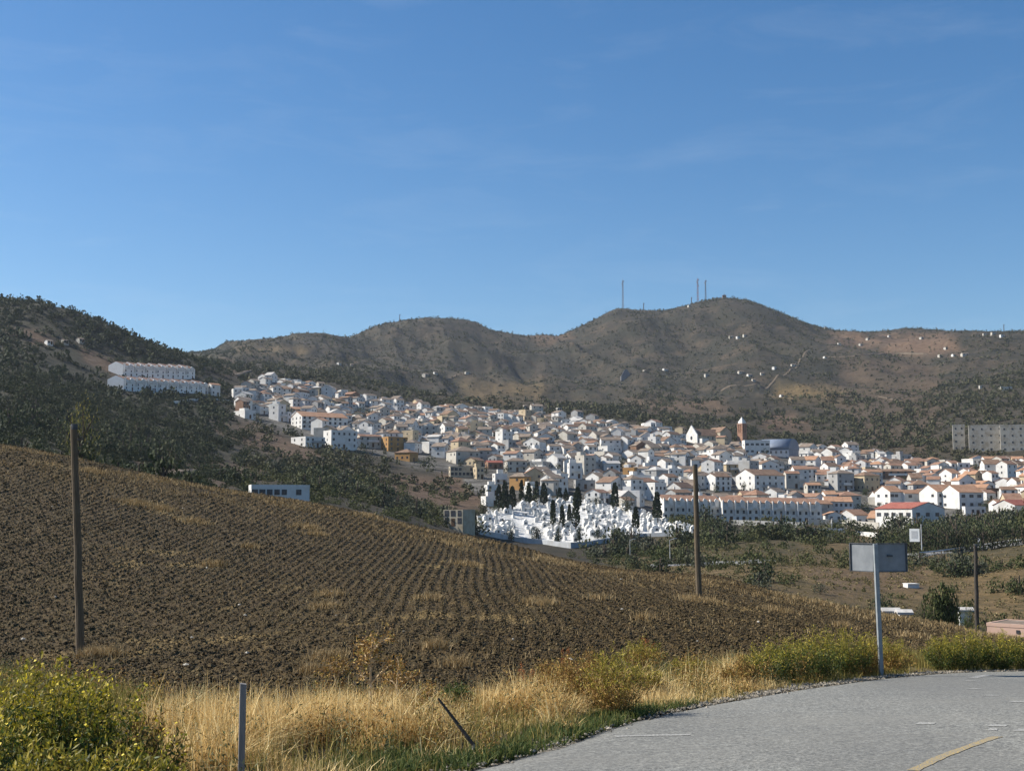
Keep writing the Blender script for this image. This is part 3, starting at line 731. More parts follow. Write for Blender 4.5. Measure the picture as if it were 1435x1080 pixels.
# flowering shrubs at the near corner
G1 = 'yellow flowering shrubs at the near corner of the verge'
for k, (px, r, wd, hg, nm, nl, fl) in enumerate([
    (22, 9.4, .95, 1.16, 'tall leafy shrub with yellow flowers cut by the edge of the picture', 3600, 420), (92, 9.2, .85, 1.08, 'tallest yellow-flowered shrub, right before the weathered pole', 3200, 480), (150, 9.6, .8, .98, 'loose yellow-flowered shrub leaning towards the dry grass', 2600, 420),
    (48, 7.9, .85, .74, 'dark leafy shrub low in the corner with few flowers', 3800, 60), (118, 8.0, .8, .62, 'dark green shrub in front of the flowering ones, near the bottom edge', 3200, 90), (178, 8.3, .75, .66, 'low green shrub with scattered yellow flowers nearest the golden grass', 2600, 180),
    (205, 9.4, .62, .72, 'thin yellowing shrub with bare stems next to the dry grass', 1100, 160), (230, 8.6, .5, .42, 'small yellowish shrub on the side of the grey marker post', 900, 90), (-40, 8.8, .9, .95, 'leafy shrub mostly outside the picture edge', 2600, 200), (62, 10.6, .9, .95, 'yellow flowering shrub behind the others at the foot of the pole', 2400, 380)]):
    x, y, _ = at_r(px, r, 1000)
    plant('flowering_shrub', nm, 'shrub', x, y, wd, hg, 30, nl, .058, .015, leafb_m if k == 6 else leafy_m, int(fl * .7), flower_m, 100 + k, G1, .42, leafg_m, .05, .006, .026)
# bushes along the curve of the road
G2 = 'bushes along the far edge of the road'
for k, (px, py, wpx, hpx, tone, nm) in enumerate([
    (1075, 962, 62, 58, 'y', 'yellow-green bush where the golden verge grass ends'), (1112, 957, 66, 68, 'y', 'tall yellow-green bush, second from the golden grass'), (1152, 954, 70, 70, 'y', 'rounded yellow-green bush midway between golden grass and sign post'),
    (1192, 950, 66, 62, 'y', 'yellow-green bush just before the sign post'), (1222, 948, 40, 56, 'o', 'olive bush touching the steel sign post'), (1258, 944, 52, 48, 'o', 'thin olive bush just past the sign post'),
    (1330, 941, 52, 48, 'y', 'bright yellow bush at the road edge past the bare gap'), (1366, 940, 60, 54, 'y', 'wide bright yellow bush, second past the bare gap'), (1408, 940, 58, 48, 'y', 'yellow bush by the road edge, third past the bare gap'), (1444, 939, 50, 46, 'y', 'yellow bush cut off by the edge of the picture'),
    (862, 1006, 92, 92, 'b', 'large half-dry bush with dark base at the bend of the asphalt'), (805, 1000, 90, 84, 'd', 'brown withered bush beside the golden grass'), (905, 985, 60, 52, 'b', 'low half-dry bush behind the large one at the bend'),
    (770, 987, 66, 62, 'd', 'small brown withered bush at the field edge'), (1040, 968, 44, 46, 'd', 'brown dry bush next to the gravel edge'), (905, 938, 60, 40, 'b', 'thin greenish bush on the field edge'),
    (835, 960, 50, 48, 'd', 'rust-brown bush behind the large half-dry one'), (965, 960, 56, 40, 'b', 'low olive bush in the pale verge grass'), (640, 1010, 52, 52, 'g', 'green leafy weed in front of the field')]):
    x, y, z, r = hit(px, py)
    if edge_dist(np.array([x]), np.array([y]))[0] < .12: x, y, z, r = hit(px, py - 5)
    lm, lm2 = {'y': (leafy_m, leafg_m), 'o': (leafy_m, leafb_m), 'b': (leafy_m, leafb_m), 'd': (leafb_m, None), 'g': (leafg_m, None)}[tone]
    s_ = r / F
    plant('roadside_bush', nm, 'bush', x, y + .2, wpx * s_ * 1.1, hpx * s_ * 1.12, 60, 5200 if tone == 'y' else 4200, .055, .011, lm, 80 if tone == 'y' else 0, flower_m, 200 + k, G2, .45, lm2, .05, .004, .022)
# rusty dock plants
for k, (px, py, hpx, nm) in enumerate([(738, 965, 46, 'rust-red dock plant standing apart before the plough'), (795, 950, 50, 'tallest rust-red dock plant behind the withered bush'), (815, 960, 44, 'rust-red dock plant close to the large half-dry bush'), (752, 985, 40, 'short rusty dock plant in the grass'), (907, 915, 32, 'small red dock plant alone on the field edge')]):
    x, y, z, r = hit(px, py); s_ = r / F
    plant('dock_plant', nm, 'plant', x, y, 26 * s_, hpx * s_, 7, 500, .025, .014, leafr_m, 0, None, 300 + k, 'rust-red dock plants', .6, None, .35, .004, sm=twig_m)

# dry branching weed and its companions
def dry_weed(px, py, hpx, nm, seed, group='dry branching weeds'):
    x, y, z, r = hit(px, py); s_ = r / F; H = hpx * s_; g = np.random.default_rng(seed)
    root = thing('dry_weed', nm, 'weed', (x, y, z - .02), 0, group)
    mb = MB(); tips = []
    main = [np.array([0, 0, 0]), np.array([.02, 0, H * .35]), np.array([.01, 0, H * .7]), np.array([.03, 0, H])]
    mb.tube(main, [.019, .016, .011, .006], 5)
    for k in range(9):
        t = g.uniform(.08, .85); b = np.array([.015, 0, H * t]); a = g.uniform(0, 6.28); L = H * g.uniform(.18, .5) * (1.1 - t * .6)
        e = b + np.array([math.cos(a) * L * .8, math.sin(a) * L * .8, L * g.uniform(.25, .8)])
        mb.tube([b, (b + e) / 2 + np.array([0, 0, .03]), e], [.010, .007, .004], 4)
        for q in range(3):
            e2 = e + g.normal(0, .09, 3) * H; f0 = b + (e - b) * g.uniform(.4, 1); mb.tube([f0, e2], [.005, .003], 3); tips.append(e2)
        tips.append(e)
    mb.build('stem', twig_m, root)
    tips.append(main[-1]); T = np.array(tips); n = 800
    P = T[g.integers(0, len(T), n)] + g.normal(0, .035, (n, 3))
    V, Q = leaves(P, g.normal(0, 1, (n, 3)), g.uniform(.02, .055, n), .018, seed)
    link('foliage', np_mesh('foliage', V, Q), leafb_m, root)
dry_weed(517, 1012, 116, 'tall branching dry weed standing before the ploughed field', 401)
dry_weed(555, 1000, 70, 'shorter dry weed with bare side branches beside the tall one', 402)
dry_weed(468, 985, 60, 'low dry weed spreading in front of the furrows', 403)
dry_weed(600, 1020, 60, 'greyish dry weed next to the leaning stake', 404)

# ------------------------------------------------------------------ poles, posts and the sign
def woodmat(name, a, b):
    t = newmat(name); f = t.noise(6, 5, .7, stretch=(6, 6, .5), obj=True)
    t.bump(f, .6, .01); return t.color(t.ramp(f, [(.3, a), (.7, b)]), .9)
pole_m = woodmat('weathered_pole_wood', (.075, .056, .036), (.165, .128, .085)); post_m = woodmat('grey_post_wood', (.14, .13, .125), (.27, .25, .235))
dark_m = woodmat('dark_stake_wood', (.03, .027, .024), (.08, .07, .058))
steel_m = mottled('galvanised_steel', (.20, .225, .235), (.27, .29, .30), 12, rough=.5); panel_m = mottled('sign_back_metal', (.17, .185, .20), (.215, .23, .245), 7, rough=.55)
rim_m = mottled('sign_rim_metal', (.05, .055, .06), (.085, .09, .10), 9, rough=.6)
def utility_pole(base, top, wpx, nm, rmin, m=pole_m, r_fix=None):
    if r_fix:
        x, y, z = at_r(base[0], r_fix, base[1]); r = r_fix
    else: x, y, z, r = hit(base[0], base[1], rmin)
    at_, ttp = az_of(top[0], top[1]), 0
    t = float(t_of(float(at_), top[1])); tx, ty = r * math.sin(at_), r * math.cos(at_); tz = CAMZ + t * r
    root = thing('utility_pole', nm, 'pole', (x, y, z), 0, 'wooden poles along the field')
    d = np.array([tx - x, ty - y, tz - z]); w_ = wpx * r / F * .5
    g = np.random.default_rng(int(px_of(x, y, z)[0]))
    pts = [d * q + np.array([g.normal(0, .012), g.normal(0, .012), 0]) for q in np.linspace(-.06, 1, 9)]
    MB().tube(pts, [w_ * (1.06 - .26 * q) for q in np.linspace(0, 1, 9)], 10).build('shaft', m, root)
    p = MB().tube([d * .985 + np.array([0, 0, 0]), d * 1.0 + np.array([0, 0, .05])], [w_ * .86, w_ * .8], 10).build('metal_cap', rim_m, root)
    hk = MB().tube([d * .94 + np.array([w_ * .7, 0, 0]), d * .94 + np.array([w_ * 2.0, -.02, 0]), d * .94 + np.array([w_ * 2.0, -.02, .14])], [.012, .012, .012], 5).build('hook', rim_m, root)
    return root
utility_pole((113, 913), (104, 597), 10.5, 'tall weathered wooden pole behind the flowering shrubs', 20)
utility_pole((979, 836), (974, 652), 8, 'wooden pole on the ploughed field before the white terrace', 40)
utility_pole((1369, 880), (1367, 763), 5.5, 'dark wooden pole beyond the field crest by the bushy tree', 40, dark_m, r_fix=96)
x, y, _ = at_r(338, 8.8, 1080); z = float(Z(x, y))
rt = thing('marker_post', 'short square grey wooden marker post in the dry grass', 'post', (x, y, z), R(15))
zt = CAMZ + float(t_of(float(az_of(338, 957)), 957)) * 8.8 - z
MB().add([(-.022, -.022, -.1), (.022, -.022, -.1), (.022, .022, -.1), (-.022, .022, -.1), (-.020, -.021, zt), (.022, -.02, zt - .006), (.021, .021, zt - .004), (-.021, .02, zt + .004)], [(3, 2, 1, 0), (4, 5, 6, 7), (0, 1, 5, 4), (1, 2, 6, 5), (2, 3, 7, 6), (3, 0, 4, 7)]).build('shaft', post_m, rt)
x, y, z, r = hit(664, 1060)
rt = thing('leaning_stake', 'dark stake leaning over in the dry grass with a pale lower end', 'stake', (x, y, z))
s_ = r / F
MB().tube([(0, 0, -.05), (-.005, 0, 17 * s_)], [.016, .015], 6).build('pale_stub', mottled('pale_wood', (.4, .34, .26), (.6, .54, .45), 14), rt)
MB().tube([(-.005, 0, 16 * s_), (-22 * s_, .05, 42 * s_), (-50 * s_, .1, 76 * s_)], [.017, .016, .010], 6).build('shaft', dark_m, rt)

x, y, z, r = hit(1235.5, 948); s_ = r / F
Hs = 174 * s_
sg = thing('road_sign', 'steel post with two angled grey sign backs at the road edge', 'sign', (x, y, z), -math.atan2(x, y))
lean = -3.5 * s_
MB().add([(-.034, -.025, -.2), (.034, -.025, -.2), (.034, .025, -.2), (-.034, .025, -.2), (-.034 + lean, -.025, Hs), (.034 + lean, -.025, Hs), (.034 + lean, .025, Hs), (-.034 + lean, .025, Hs)],
         [(3, 2, 1, 0), (4, 5, 6, 7), (0, 1, 5, 4), (1, 2, 6, 5), (2, 3, 7, 6), (3, 0, 4, 7)]).build('post', steel_m, sg, rz=R(28))
def panel(side, wid_, ang, x0):
    hp = 36 * s_; c, s2 = math.cos(ang), math.sin(ang)
    pr = MB().box(.0, wid_, -.012, .012, 0, hp).build('panel', panel_m, sg)
    pr.location = (x0 + lean, .045, Hs - hp - .004); pr.rotation_euler = (0, 0, ang if side > 0 else math.pi - ang)
    rm = MB()
    for b in ((-.004, wid_ + .004, -.03, .03, -.014, -.002), (-.004, wid_ + .004, -.03, .03, hp + .002, hp + .014), (wid_ + .002, wid_ + .022, -.035, .035, -.014, hp + .014)): rm.box(*b)
    rm.build('rim', rim_m, pr)
    return pr
panel(1, .52, R(28), .03); pl = panel(-1, .46, R(38), -.03)
MB().box(.16, .25, -.03, .0, -.015, .015).build('clamp', rim_m, sg, (lean + .05, .035, Hs - 16 * s_), R(28))
# ------------------------------------------------------------------ materials of the town
def plaster(name, c, dirt=.16):
    t = newmat(name); f = t.noise(.35, 5, .65); g2 = t.noise(2.2, 4, .7, stretch=(1, 1, .25))
    d = tuple(v * (1 - dirt * k) for v, k in zip(c, (1, 1.15, 1.4)))
    d2 = tuple(v * (1 - 1.6 * dirt) for v in c)
    k = t.ramp(f, [(.35, d), (.55, c)]); k = t.mix(t.ramp(g2, [(.55, (0, 0, 0)), (.78, (.7, .7, .7))]), k, d2)
    return t.color(k, .9)
def tiles(name, a, b, c):
    t = newmat(name); f = t.noise(.5, 5, .7); s2 = t.noise(3.5, 3, .7)
    k = t.ramp(f, [(.3, a), (.5, b), (.7, c)]); k = t.mix(t.ramp(s2, [(.4, (.75, .75, .75)), (.65, (1, 1, 1))]), (.05, .04, .03), k)
    return t.color(k, .9)
WALL = {'white': plaster('white_wash', (.635, .625, .60)), 'off-white': plaster('off_white_wash', (.46, .435, .385), .2), 'cream': plaster('cream_wash', (.47, .385, .26), .2), 'ochre': plaster('ochre_wash', (.40, .225, .085), .22),
        'grey': plaster('pale_grey_render', (.32, .32, .315), .2), 'sunlit_white': plaster('sunlit_whitewash', (.80, .79, .77), .08), 'weathered': plaster('weathered_grey', (.36, .34, .30), .3), 'brown': plaster('bare_brick_wall', (.25, .155, .105), .3), 'stone': plaster('beige_stone', (.42, .37, .28), .25)}  # hillside terraces: sunlight on their fronts put into a brighter white
ROOF = {'grey-brown': tiles('grey_brown_tiles', (.15, .115, .088), (.225, .175, .135), (.30, .245, .20)), 'brown': tiles('brown_tiles', (.14, .088, .058), (.215, .135, .09), (.29, .20, .14)),
        'terracotta': tiles('terracotta_tiles', (.20, .11, .07), (.29, .165, .11), (.36, .23, .165)), 'orange': tiles('orange_tiles', (.29, .155, .09), (.40, .225, .135), (.47, .29, .19)),
        'red': tiles('red_tiles', (.24, .075, .055), (.33, .105, .075), (.38, .15, .11)), 'pale grey': tiles('pale_terrace', (.36, .34, .32), (.48, .46, .43), (.60, .58, .55)), 'dark grey': tiles('dark_roof', (.10, .10, .105), (.15, .15, .155), (.2, .2, .205))}
glass_m = mottled('window_dark', (.025, .028, .034), (.075, .08, .09), 1.5, rough=.25)
door_m = mottled('door_wood', (.06, .035, .02), (.12, .07, .04), 2)
WIN = MB().box(-.5, .5, -.06, .06, 0, 1).mesh('window'); WIN.materials.append(glass_m)
DOOR = MB().box(-.5, .5, -.06, .06, 0, 1).mesh('door'); DOOR.materials.append(door_m)

def house_shapes(w_, d_, h, roof, ridge='x', pitch=.42, deep=4.0, parapet=.55):
    """Wall and roof meshes about the middle of the plan, the front at -y."""
    wl, rf = MB(), MB(); o = .35
    if roof == 'gable':
        a, b = (d_, w_) if ridge == 'x' else (w_, d_); rise = a * .5 * pitch
        P = [(-a / 2, -deep), (a / 2, -deep), (a / 2, h), (0, h + rise), (-a / 2, h)]
        e = a / 2 + o; lo = h - o * pitch + .03
        C = [(-e, lo), (0, h + rise + .03), (e, lo), (e, lo + .16), (0, h + rise + .21), (-e, lo + .16)]
        wl.prism(P, -b / 2, b / 2)
        n0 = len(rf.v); rf.add([(x, y, z) for y in (-b / 2 - .22, b / 2 + .22) for x, z in C], [(0, 1, 4, 5), (1, 2, 3, 4), (6, 11, 10, 7), (7, 10, 9, 8)] + [(i, i + 6, (i + 1) % 6 + 6, (i + 1) % 6) for i in range(6)])
        if ridge == 'x':
            wl.v = [(y, -x, z) for x, y, z in wl.v]; rf.v = [(y, -x, z) for x, y, z in rf.v]
    elif roof == 'hip':
        wl.box(-w_ / 2, w_ / 2, -d_ / 2, d_ / 2, -deep, h)
        X, Y = w_ / 2 + o, d_ / 2 + o; m = min(X, Y); rise = m * pitch * 1.1; z0 = h + .02
        rx, ry = max(X - m, .05), max(Y - m, .05)
        rf.add([(-X, -Y, z0), (X, -Y, z0), (X, Y, z0), (-X, Y, z0), (-X, -Y, z0 + .14), (X, -Y, z0 + .14), (X, Y, z0 + .14), (-X, Y, z0 + .14), (-rx, -ry, z0 + rise), (rx, -ry, z0 + rise), (rx, ry, z0 + rise), (-rx, ry, z0 + rise)],
               [(3, 2, 1, 0), (0, 1, 5, 4), (1, 2, 6, 5), (2, 3, 7, 6), (3, 0, 4, 7), (4, 5, 9, 8), (5, 6, 10, 9), (6, 7, 11, 10), (7, 4, 8, 11), (8, 9, 10, 11)])
    else:
        wl.box(-w_ / 2, w_ / 2, -d_ / 2, d_ / 2, -deep, h)
        X, Y, q = w_ / 2 + .03, d_ / 2 + .03, .22
        for b in ((-X, X, -Y, -Y + q), (-X, X, Y - q, Y), (-X, -X + q, -Y + q, Y - q), (X - q, X, -Y + q, Y - q)): wl.box(*b, h - .15, h + parapet)
        rf.box(-X + q + .01, X - q - .01, -Y + q + .01, Y - q - .01, h + .01, h + .08)
    return wl, rf

LBOX = [(960, 1028, 597, 622, 950), (1032, 1049, 576, 612, 950), (1076, 1119, 612, 637, 950), (1040, 1078, 616, 634, 950), (927, 1012, 700, 724, 480), (1012, 1152, 703, 728, 480), (1154, 1198, 702, 722, 490), (1018, 1026, 596, 606, 850)]
HOUSES = []          # every building that gets its label at the end: (root, description, px, py, kind)
FOOT = []            # footprints already taken: (x, y, radius)
def openings(root, w_, d_, h, floors, cf, cs, door=True, seed=0, ww=1.0, wh=1.25, sides=(1, 0)):
    g = random.Random(seed); fh = h / floors
    def put(me, x, y, z, rz, sx, sz):
        o = link('window' if me is WIN else 'door', me, None, root, (x, y, z), rz); o.scale = (sx, 1, sz)
    for f in range(floors):
        for c in range(cf):
            x = -w_ / 2 + w_ * (c + .5) / cf
            if door and f == 0 and c == cf // 2: put(DOOR, x, -d_ / 2, 0, 0, 1.15, 2.15); continue
            if g.random() < .1: continue
            put(WIN, x, -d_ / 2, f * fh + fh * .36, 0, ww * g.uniform(.85, 1.15), wh)
        for sd, on in ((-1, sides[0]), (1, sides[1])):
            if not on: continue
            for c in range(cs):
                if g.random() < .25: continue
                y = -d_ / 2 + d_ * (c + .5) / cs
                put(WIN, sd * w_ / 2, y, f * fh + fh * .36, math.pi / 2, ww * .9, wh * .9)
def house(x, y, z, rz, w_, d_, h, roof, wall, rc, floors=2, cf=3, cs=2, ridge='x', pitch=.42, name='house', label=None, cat='house', group='houses of the hill town', door=True, chimney=False, seed=0, deep=4.0, ww=1.0, wh=1.25, sides=(1, 0), land=None):
    root = thing(name, label or 'x', cat, (x, y, z), rz, group)
    wl, rf = house_shapes(w_, d_, h, roof, ridge, pitch, deep)
    wl.build('wall', WALL[wall], root); ro = rf.build('roof', ROOF[rc], root)
    if chimney:
        g = random.Random(seed + 5); cx, cy = w_ * g.uniform(-.3, .3), d_ * g.uniform(.05, .3)
        MB().box(cx - .35, cx + .35, cy - .35, cy + .35, h - .2, h + max(w_, d_) * .5 * pitch * .5 + 1.5).build('chimney', WALL['white'], ro)
    if floors: openings(root, w_, d_, h, floors, cf, cs, door, seed, ww, wh, sides)
    gg = random.Random(seed * 3 + 1)
    if roof == 'flat' and w_ < 14 and gg.random() < .7 and name == 'house':
        q = gg.uniform(1.1, 1.6); px_ = gg.uniform(-.5, .5) * (w_ - 3.4); MB().box(px_ - q, px_ + q, .2, d_ / 2 - .3, h - .1, h + gg.uniform(1.9, 2.5)).build('stair_hut', WALL['white' if wall == 'ochre' else wall], root)
    if floors >= 2 and name == 'house' and gg.random() < .45:
        bw = w_ * gg.uniform(.3, .7); bx = gg.uniform(-.5, .5) * (w_ - bw); fz = h / floors
        bl = MB().box(bx - bw / 2, bx + bw / 2, -d_ / 2 - 1.0, -d_ / 2 - .005, fz - .18, fz).box(bx - bw / 2, bx + bw / 2, -d_ / 2 - 1.0, -d_ / 2 - .92, fz + .001, fz + .95)
        bl.build('balcony', WALL['white' if gg.random() < .6 else 'grey'], root)
    FOOT.append((x, y, .5 * math.hypot(w_, d_) * .86))
    return root
def descr(w_, h, wall, roof, rc, floors):
    size = 'wide ' if w_ > 11.5 else 'narrow ' if w_ < 7.6 else ''
    fl = {1: 'single-storey', 2: 'two-storey', 3: 'three-storey'}.get(floors, 'tall')
    return f"{size}{wall} {fl} house with {'flat ' + ('pale' if rc == 'pale grey' else 'dark') + ' roof' if roof == 'flat' else rc + ' ' + ('hipped' if roof == 'hip' else 'gabled') + ' roof'}"
def B(pl, pc, pr, base, eaves, delta, roof, wall, rc, label=None, floors=2, cf=3, cs=2, rmin=118, **k):
    """A building given by its left edge, near corner, right edge, base and eaves in the photograph."""
    x, y, z, r = hit(pc, base, rmin); s_ = r / F; dl = R(delta)
    w_ = max((pr - pc) * s_ / math.cos(dl), 3.5); d_ = max((pc - pl) * s_ / math.sin(dl), 5.0) if pc - pl > 1 else k.pop('dep', 8.0)
    k.pop('dep', None)
    h = (base - eaves) * s_
    rz = -math.atan2(x, y) + dl; c, s2 = math.cos(rz), math.sin(rz)
    X = x + c * w_ / 2 - s2 * d_ / 2; Y = y + s2 * w_ / 2 + c * d_ / 2
    h_ = h
    root = house(X, Y, z, rz, w_, d_, h_, roof, wall, rc, floors, cf, cs, label=label, seed=int(pc * 7 + base), **k)
    LBOX.append((pl, pr, eaves - 3, base - 4, r))
    if label is None: HOUSES.append((root, descr(w_, h_, wall, roof, rc, floors)))
    return root, w_, d_, h_, s_
LAND = []            # landmarks that labels refer to: (phrase, px, py)
def lm(p, px, py): LAND.append((p, px, py))

# --- long buildings and landmarks
B(408, 423, 487, 601, 583, 25, 'gable', 'white', 'orange', 'long white three-storey block with orange tiled roof above the wooded ravine', 3, 9, 3, name='apartment_building', cat='apartment block', group=None, ww=1.3, wh=1.5, deep=6); lm('long orange-roofed block', 448, 590)
B(408, 428, 455, 626, 613, 35, 'flat', 'white', 'pale grey', 'white flat-roofed house jutting over the ravine below the long orange-roofed block', 2, 4, 2, group=None, deep=6)
B(453, 464, 500, 628, 604, 25, 'flat', 'white', 'pale grey', 'tall narrow-ended white block standing at the brink of the ravine', 3, 5, 1, name='apartment_building', cat='apartment block', group=None, deep=8); lm('white block at the ravine', 475, 615)
B(500, 504, 534, 626, 611, 20, 'gable', 'off-white', 'terracotta', None, 2, 4, 1, deep=7)
B(533, 544, 571, 632, 613, 30, 'flat', 'ochre', 'terracotta', 'dark ochre three-storey block with flat roof above the ravine', 3, 3, 2, name='apartment_building', cat='apartment block', group=None, deep=6); lm('ochre block', 552, 622)
B(553, 574, 586, 647, 634, 58, 'hip', 'ochre', 'brown', 'small bright ochre house below the dark ochre block', 1, 1, 3, group=None, deep=5)
B(625, 639, 673, 650, 632, 25, 'hip', 'off-white', 'grey-brown', 'large pale house with hipped grey-brown roof at the edge of the ravine', 2, 4, 3, group=None); lm('large hip-roofed house', 650, 638)
B(650, 667, 679, 653, 645, 50, 'gable', 'cream', 'brown', 'low cream house tucked in front of the large hip-roofed one', 1, 2, 3, group=None)
B(629, 631, 664, 668, 655, 8, 'flat', 'stone', 'dark grey', 'unfinished beige building with rows of dark openings above the bare slope', 2, 6, 1, name='unfinished_building', cat='building', group=None, dep=9, ww=1.4, wh=1.3, door=False, deep=6); lm('unfinished beige building', 646, 661)
B(664, 668, 676, 671, 656, 20, 'flat', 'cream', 'pale grey', None, 2, 2, 1)
B(680, 684, 705, 657, 648, 18, 'gable', 'brown', 'red', 'brown house with dark red roof beside the pale hipped house', 1, 3, 1, group=None)
B(706, 711, 739, 661, 646, 14, 'hip', 'off-white', 'grey-brown', 'mauve-grey hipped house with a white sunlit end above the cypresses', 2, 3, 2, group=None); lm('mauve hipped house', 722, 650)
B(690, 694, 711, 678, 665, 14, 'flat', 'white', 'pale grey', 'white cubic house, topmost of the stepped three by the cypresses', 2, 2, 1, group=None)
B(679, 683, 699, 694, 681, 14, 'flat', 'white', 'pale grey', 'white cubic house, middle of the stepped three by the cypresses', 2, 2, 1, group=None)
B(674, 681, 698, 709, 697, 22, 'flat', 'white', 'terracotta', 'white cubic house, lowest of the stepped three by the cypresses', 1, 2, 1, group=None)
B(621, 621.5, 648, 737, 717, -30, 'flat', 'stone', 'pale grey', 'square beige stone block on its own beside the cemetery', 2, 3, 1, name='stone_building', cat='building', group=None, dep=7, ww=1.3, wh=1.6); lm('beige stone block', 634, 726)
B(821, 840, 854, 705, 690, 62, 'gable', 'white', 'terracotta', 'white gabled house right behind the cemetery cypresses', 2, 2, 2, group=None, ridge='x'); lm('gabled house behind the cemetery', 838, 695)
B(795, 798, 816, 670, 650, 12, 'flat', 'white', 'pale grey', 'blank-walled white block in the middle of the town', 2, 2, 1, group=None); lm('blank-walled white block', 805, 660)
B(804, 807, 834, 685, 674, 10, 'flat', 'grey', 'pale grey', 'pale grey flat-roofed hall below the blank-walled white block', 1, 3, 1, group=None)
B(842, 846, 869, 659, 649, 14, 'gable', 'white', 'pale grey', 'white workshop with pale grey gabled roof in mid town', 1, 3, 1, group=None)
B(902, 918, 934, 703, 678, 42, 'flat', 'white', 'pale grey', 'white two-tier house just above the cemetery end wall', 2, 3, 2, group=None); lm('two-tier house', 917, 688)
B(988, 1003, 1024, 688, 668, 38, 'gable', 'white', 'brown', 'white house with tall sunlit gable right of the wooden pole', 3, 3, 2, group=None); lm('tall sunlit gable', 1000, 672)
B(1032, 1058, 1099, 690, 666, 40, 'gable', 'white', 'brown', 'very large white gabled house with blue-shaded front above the terrace row', 3, 5, 2, group=None); lm('very large gabled house', 1060, 670)
B(1098, 1102, 1120, 684, 664, 14, 'gable', 'off-white', 'terracotta', 'shaded house wedged beside the very large gabled one', 2, 2, 1, group=None)
B(1034, 1040, 1069, 700, 692, 20, 'gable', 'cream', 'terracotta', None, 1, 4, 1)
B(1162, 1174, 1196, 687, 664, 35, 'hip', 'grey', 'grey-brown', 'tall beige-grey house with two rows of windows and hipped roof', 3, 3, 1, group=None); lm('tall beige-grey house', 1178, 674)
B(1196, 1212, 1232, 688, 667, 45, 'hip', 'cream', 'brown', 'tall cream house with a dark patch of creeper on its wall', 2, 3, 3, group=None)
B(1128, 1132, 1150, 694, 680, 20, 'gable', 'off-white', 'orange', None, 2, 4, 1)
B(1231, 1234, 1280, 671, 661, 12, 'hip', 'brown', 'brown', None, 2, 5, 1)
# white hall with red roof
hl_, hw_, hd_, hh_, _ = B(1231, 1279, 1321, 741, 714, 48, 'gable', 'white', 'red', 'low white hall with red roof and a row of dark windows', 0, 3, 5, name='hall', cat='hall', group=None, ridge='y', pitch=.26)
for k in range(5): o = link('window', WIN, None, hl_, (-hw_ / 2, -hd_ / 2 + hd_ * (k + .5) / 5, hh_ * .62), math.pi / 2); o.scale = (2.0, 1, 1.3)
for k in range(3): o = link('window', WIN, None, hl_, (-hw_ / 2 + hw_ * (k + .6) / 3.4, -hd_ / 2, hh_ * .62)); o.scale = (1.9, 1, 1.3)
lm('red-roofed hall', 1278, 725)
# school wings
for q in ((1228, 1248, 1264, 712, 690, 'first'), (1257, 1268, 1312, 711, 692, 'second'), (1291, 1314, 1343, 712, 690, 'third'), (1321, 1345, 1375, 713, 691, 'last')):
    B(*q[:5], 38, 'gable', 'white', 'orange', f'{q[5]} of the four large white wings with orange roofs behind the red-roofed hall', 2, 3, 2, name='school_wing', cat='school', group='large white wings with orange roofs', pitch=.5, ww=1.8, wh=1.3, door=False)
lm('orange-roofed wings', 1310, 695)
B(1349, 1353, 1378, 722, 712, 12, 'flat', 'white', 'pale grey', 'low white annexe at the foot of the last orange-roofed wing', 1, 4, 1, group=None)
B(1396, 1423, 1445, 726, 709, 58, 'gable', 'white', 'red', 'white house with bright red roof at the picture edge above the grove', 1, 2, 3, group=None)
B(1371, 1383, 1394, 701, 691, 45, 'gable', 'white', 'terracotta', 'little white house with one dark window beside the orange-roofed wings', 1, 1, 1, group=None)
# upper-left corner of the town
B(328, 343, 358, 586, 576, 30, 'flat', 'white', 'pale grey', None, 1, 3, 1, deep=6)
B(352, 364, 376, 580, 569, 55, 'gable', 'white', 'grey-brown', 'white gabled house at the tip of the town above the red bank', 2, 1, 1, group=None, deep=6)
B(377, 390, 400, 590, 567, 50, 'flat', 'white', 'pale grey', 'narrow white tower-like house with two windows near the tip of the town', 3, 1, 1, group=None, deep=6); lm('tower-like house', 385, 578)
B(389, 403, 408, 591, 578, 55, 'flat', 'white', 'pale grey', None, 2, 1, 2, deep=6)
for q in ((403, 409, 441, 578, 573),): B(*q, 20, 'gable', 'cream', 'orange', None, 1, 5, 1)
# white shed on the far side of the ploughed crest
B(350, 352, 431, 699, 683, 6, 'flat', 'white', 'pale grey', 'long low white building with a row of square windows just over the field crest', 1, 8, 1, name='farm_building', cat='building', group=None, dep=10, ww=1.1, wh=1.1, door=False)
# building on the slope above the town
for q, l in (((1335, 1336, 1351, 632, 598), 'short end block of the grey terrace cut into the dry slope'), ((1358, 1358.5, 1402, 634, 599), 'long grey block cut into the dry slope, next to the brick gap'), ((1402.3, 1402.8, 1462, 634, 599), 'long grey block cut into the dry slope, running out of the picture')):
    rt, w_, d_, h_, s_ = B(*q, 1, 'flat', 'weathered', 'terracotta', l, 0, name='slope_building', cat='building', group='grey terrace on the slope', dep=12, deep=5)
    openings(rt, w_, d_, h_ , 4, max(2, int(w_ / 4.2)), 1, False, 5, 1.0, 1.1, (0, 0))
lm('grey terrace on the slope', 1370, 615)
B(1318, 1320, 1334, 668, 655, 10, 'flat', 'off-white', 'pale grey', None, 1, 1, 1)

